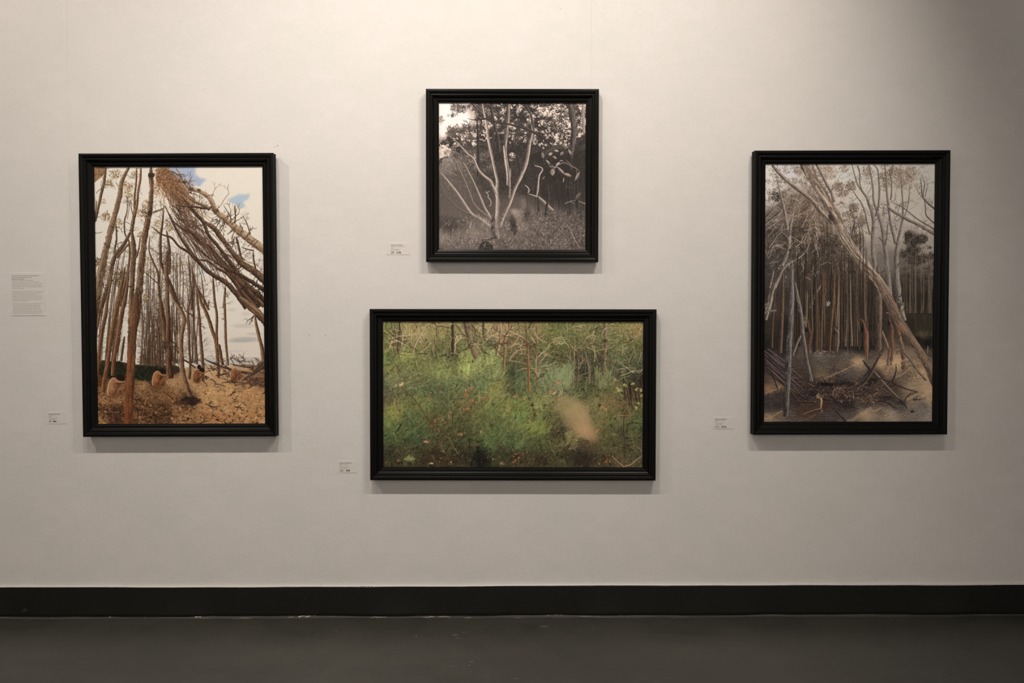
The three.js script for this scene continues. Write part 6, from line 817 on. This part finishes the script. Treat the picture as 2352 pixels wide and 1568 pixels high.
// text squeezed to a given width so each printed line ends where it does on the wall
function fit(x, s, px, py, width, font, col) { x.font = font; x.fillStyle = col; const k = width / x.measureText(s).width; x.save(); x.translate(px, py); x.scale(k, 1); x.fillText(s, 0, 0); x.restore(); }
{
  // panel of introduction text; positions from the zoomed photograph (origin 22,626, zoom 26.73)
  const map = textTexture(1100, 1340, (x, W, H) => {
    const sx = W / (103.5 - 23.5), ox = 23.5, oy = 627, P = (px, py) => [(px - ox) * sx, (py - oy) * sx];
    const row = (s, x0, x1, base, kind) => { const [a, b] = P(x0, base); fit(x, s, a, b, (x1 - x0) * sx, kind === 'b' ? 'bold 33px sans-serif' : kind === 't' ? 'bold 32px sans-serif' : '30px sans-serif', kind === 'b' ? '#0c0a0a' : kind === 't' ? '#26201e' : '#4a4441'); };
    row('The Space Between Place: Immersing the', 26.7, 91, 633.9, 't'); row('Human Form Within Nature', 26.8, 73.6, 637.8, 't'); row('Rhiannon Whitaker', 26.9, 57.4, 641.6, 'b');
    row('Instagram:  @rhiannon_photography', 27.4, 77.6, 644.6);
    [['The seeds of this project began in 2019 as I explored', 90.6, 648.4], ['environmental dance and the important connection humans', 98.6, 652], ['collectively have to the environment. As 2020 progressed', 97.4, 655.6], ['isolation and all, I returned to this essential relationship within', 100.8, 659.2], ['the natural environment.', 56.6, 662.9],
      ['Being confined to my home made it even more vital to spend', 100.7, 669.8], ['time in nature every chance I could. This research project', 95.8, 673.4], ['proposes that through environmental dance and', 85, 677], ['photography, one’s personal experience and relationship to', 98, 680.6], ['nature can be reinforced and enriched. My research locates', 98, 684.2], ['the experience of environmental dance and photography', 96.2, 687.8], ['within the Australian landscape.', 64.8, 691.4],
      ['I explore how choreographed and improvised environmental', 99.6, 698.2], ['dance can generate new ecological knowledge, deeper', 93.2, 701.8], ['individual connections to the body and more notably, a', 92.6, 705.4], ['stronger relationship between humans and the natural', 93.6, 709], ['environment. Photography and video are used to deepen', 96, 712.6], ['these understandings, as the mediums facilitate the explora-', 99.8, 716.2], ['tion of time and the body’s relationship to space and time.', 97.2, 719.8]].forEach(([s, x1, b], i) => row(s, 27 + i * .07, x1, b));
  });
  card('text_panel', 'white sheet of introduction text beside the beach forest photograph', 'text panel', [23.5, 627, 103.5, 724.3], .0016, .0052, map);

  const label = (box, tilt, origin, zoom, lines, hand, say) => {
    const [x0, y0, x1, y1] = box, S = 12, W = Math.round((x1 - x0) * S), H = Math.round((y1 - y0) * S);
    const map = textTexture(W, H, (x) => {
      const P = (u, v) => [(origin[0] + u / zoom - x0) * S, (origin[1] + v / zoom - y0) * S];
      lines.forEach(([s, u0, u1, v], i) => { const [a, b] = P(u0, v), [c] = P(u1, v); fit(x, s, a, b, c - a, i ? '30px sans-serif' : 'bold 34px sans-serif', i ? '#57504c' : '#0e0b0b'); });
      x.strokeStyle = '#14100f'; x.lineCap = 'round'; x.lineJoin = 'round';
      for (const [pts, w] of hand) { x.lineWidth = w / zoom * S; x.beginPath(); pts.forEach(([u, v], i) => { const q = P(u, v); i ? x.lineTo(...q) : x.moveTo(...q); }); x.stroke(); }
    });
    card('price_label', say, 'price label', box, .0012, tilt, map);
  };
  // hand-written edition and price: strokes for 1/5 and the dollar amounts, in label coordinates scaled from u0
  const digits = {
    '1': [[[.5, 0], [.5, 1]]], '/': [[[.9, -.05], [.1, 1.1]]], '5': [[[.95, 0], [.3, .05], [.25, .45], [.7, .4], [.95, .7], [.6, 1], [.15, .95]]], '$': [[[.9, .15], [.4, .05], [.2, .3], [.8, .6], [.7, .95], [.1, .9]], [[.55, -.15], [.5, 1.15]]],
    '4': [[[.25, 0], [.1, .55], [.9, .5]], [[.7, .1], [.65, 1]]], '0': [[[.5, 0], [.15, .3], [.25, .9], [.65, 1], [.9, .6], [.75, .1], [.5, 0]]], '3': [[[.1, .1], [.6, 0], [.8, .25], [.4, .45], [.85, .7], [.5, 1], [.1, .9]]],
  };
  const write = (spec, v0, v1, w) => spec.flatMap(([ch, u0, u1]) => digits[ch].map((st) => [st.map(([a, b]) => [u0 + a * (u1 - u0), v0 + b * (v1 - v0)]), w]));
  label([107, 946.2, 152.2, 973.2], .004, [100, 935], 31.37, [['Rhiannon Whitaker', 365, 1205, 528], ['Inner Voyage', 370, 775, 625], ['2020', 375, 550, 715], ['Archival inkjet print', 370, 990, 818], ['120cm x 80cm', 420, 865, 910]], write([['1', 370, 410], ['/', 410, 470], ['5', 465, 540], ['$', 660, 730], ['4', 750, 805], ['0', 800, 865], ['0', 860, 925]], 975, 1065, 22), 'small white price label between the text panel and the beach forest photograph');
  label([887.3, 557.4, 941.2, 584.6], -.004, [885, 550], 34.85, [['Rhiannon Whitaker', 450, 1405, 482], ['Dancing through everything, 2020', 460, 1640, 588], ['2020', 460, 655, 692], ['Archival inkjet print', 455, 1170, 800], ['61.5cm x 61.5cm', 450, 1140, 905]], write([['1', 465, 505], ['/', 510, 570], ['5', 570, 690], ['$', 895, 965], ['3', 1015, 1095], ['5', 1095, 1165], ['0', 1165, 1260]], 975, 1105, 26), 'small white price label beside the square monochrome photograph');
  label([779.3, 1058.4, 820.2, 1085.4], .01, [770, 1050], 34.85, [['Rhiannon Whitaker', 350, 1300, 488], ['Bodies Dancing I', 360, 1040, 598], ['2020', 350, 550, 692], ['Archival inkjet print', 345, 1045, 810], ['67.5cm x 120cm', 345, 990, 915]], write([['1', 365, 405], ['/', 440, 500], ['5', 520, 620], ['$', 850, 920], ['4', 945, 1030], ['5', 1020, 1095], ['0', 1085, 1165]], 995, 1125, 26), 'small white price label beside the wide green bushland photograph');
  label([1637.6, 958.2, 1687.5, 984.6], -.002, [1630, 950], 34.85, [['Rhiannon Whitaker', 420, 1365, 462], ['With a power to Beyond', 425, 1225, 565], ['2020', 425, 625, 670], ['Archival inkjet print', 420, 1120, 790], ['120cm x 80cm', 425, 995, 898]], write([['1', 420, 455], ['/', 490, 580], ['5', 620, 735], ['$', 940, 1030], ['4', 1060, 1150], ['0', 1140, 1240], ['0', 1240, 1360]], 975, 1115, 24), 'small white price label beside the leaning trunk photograph');
}

renderer.render(scene, camera);
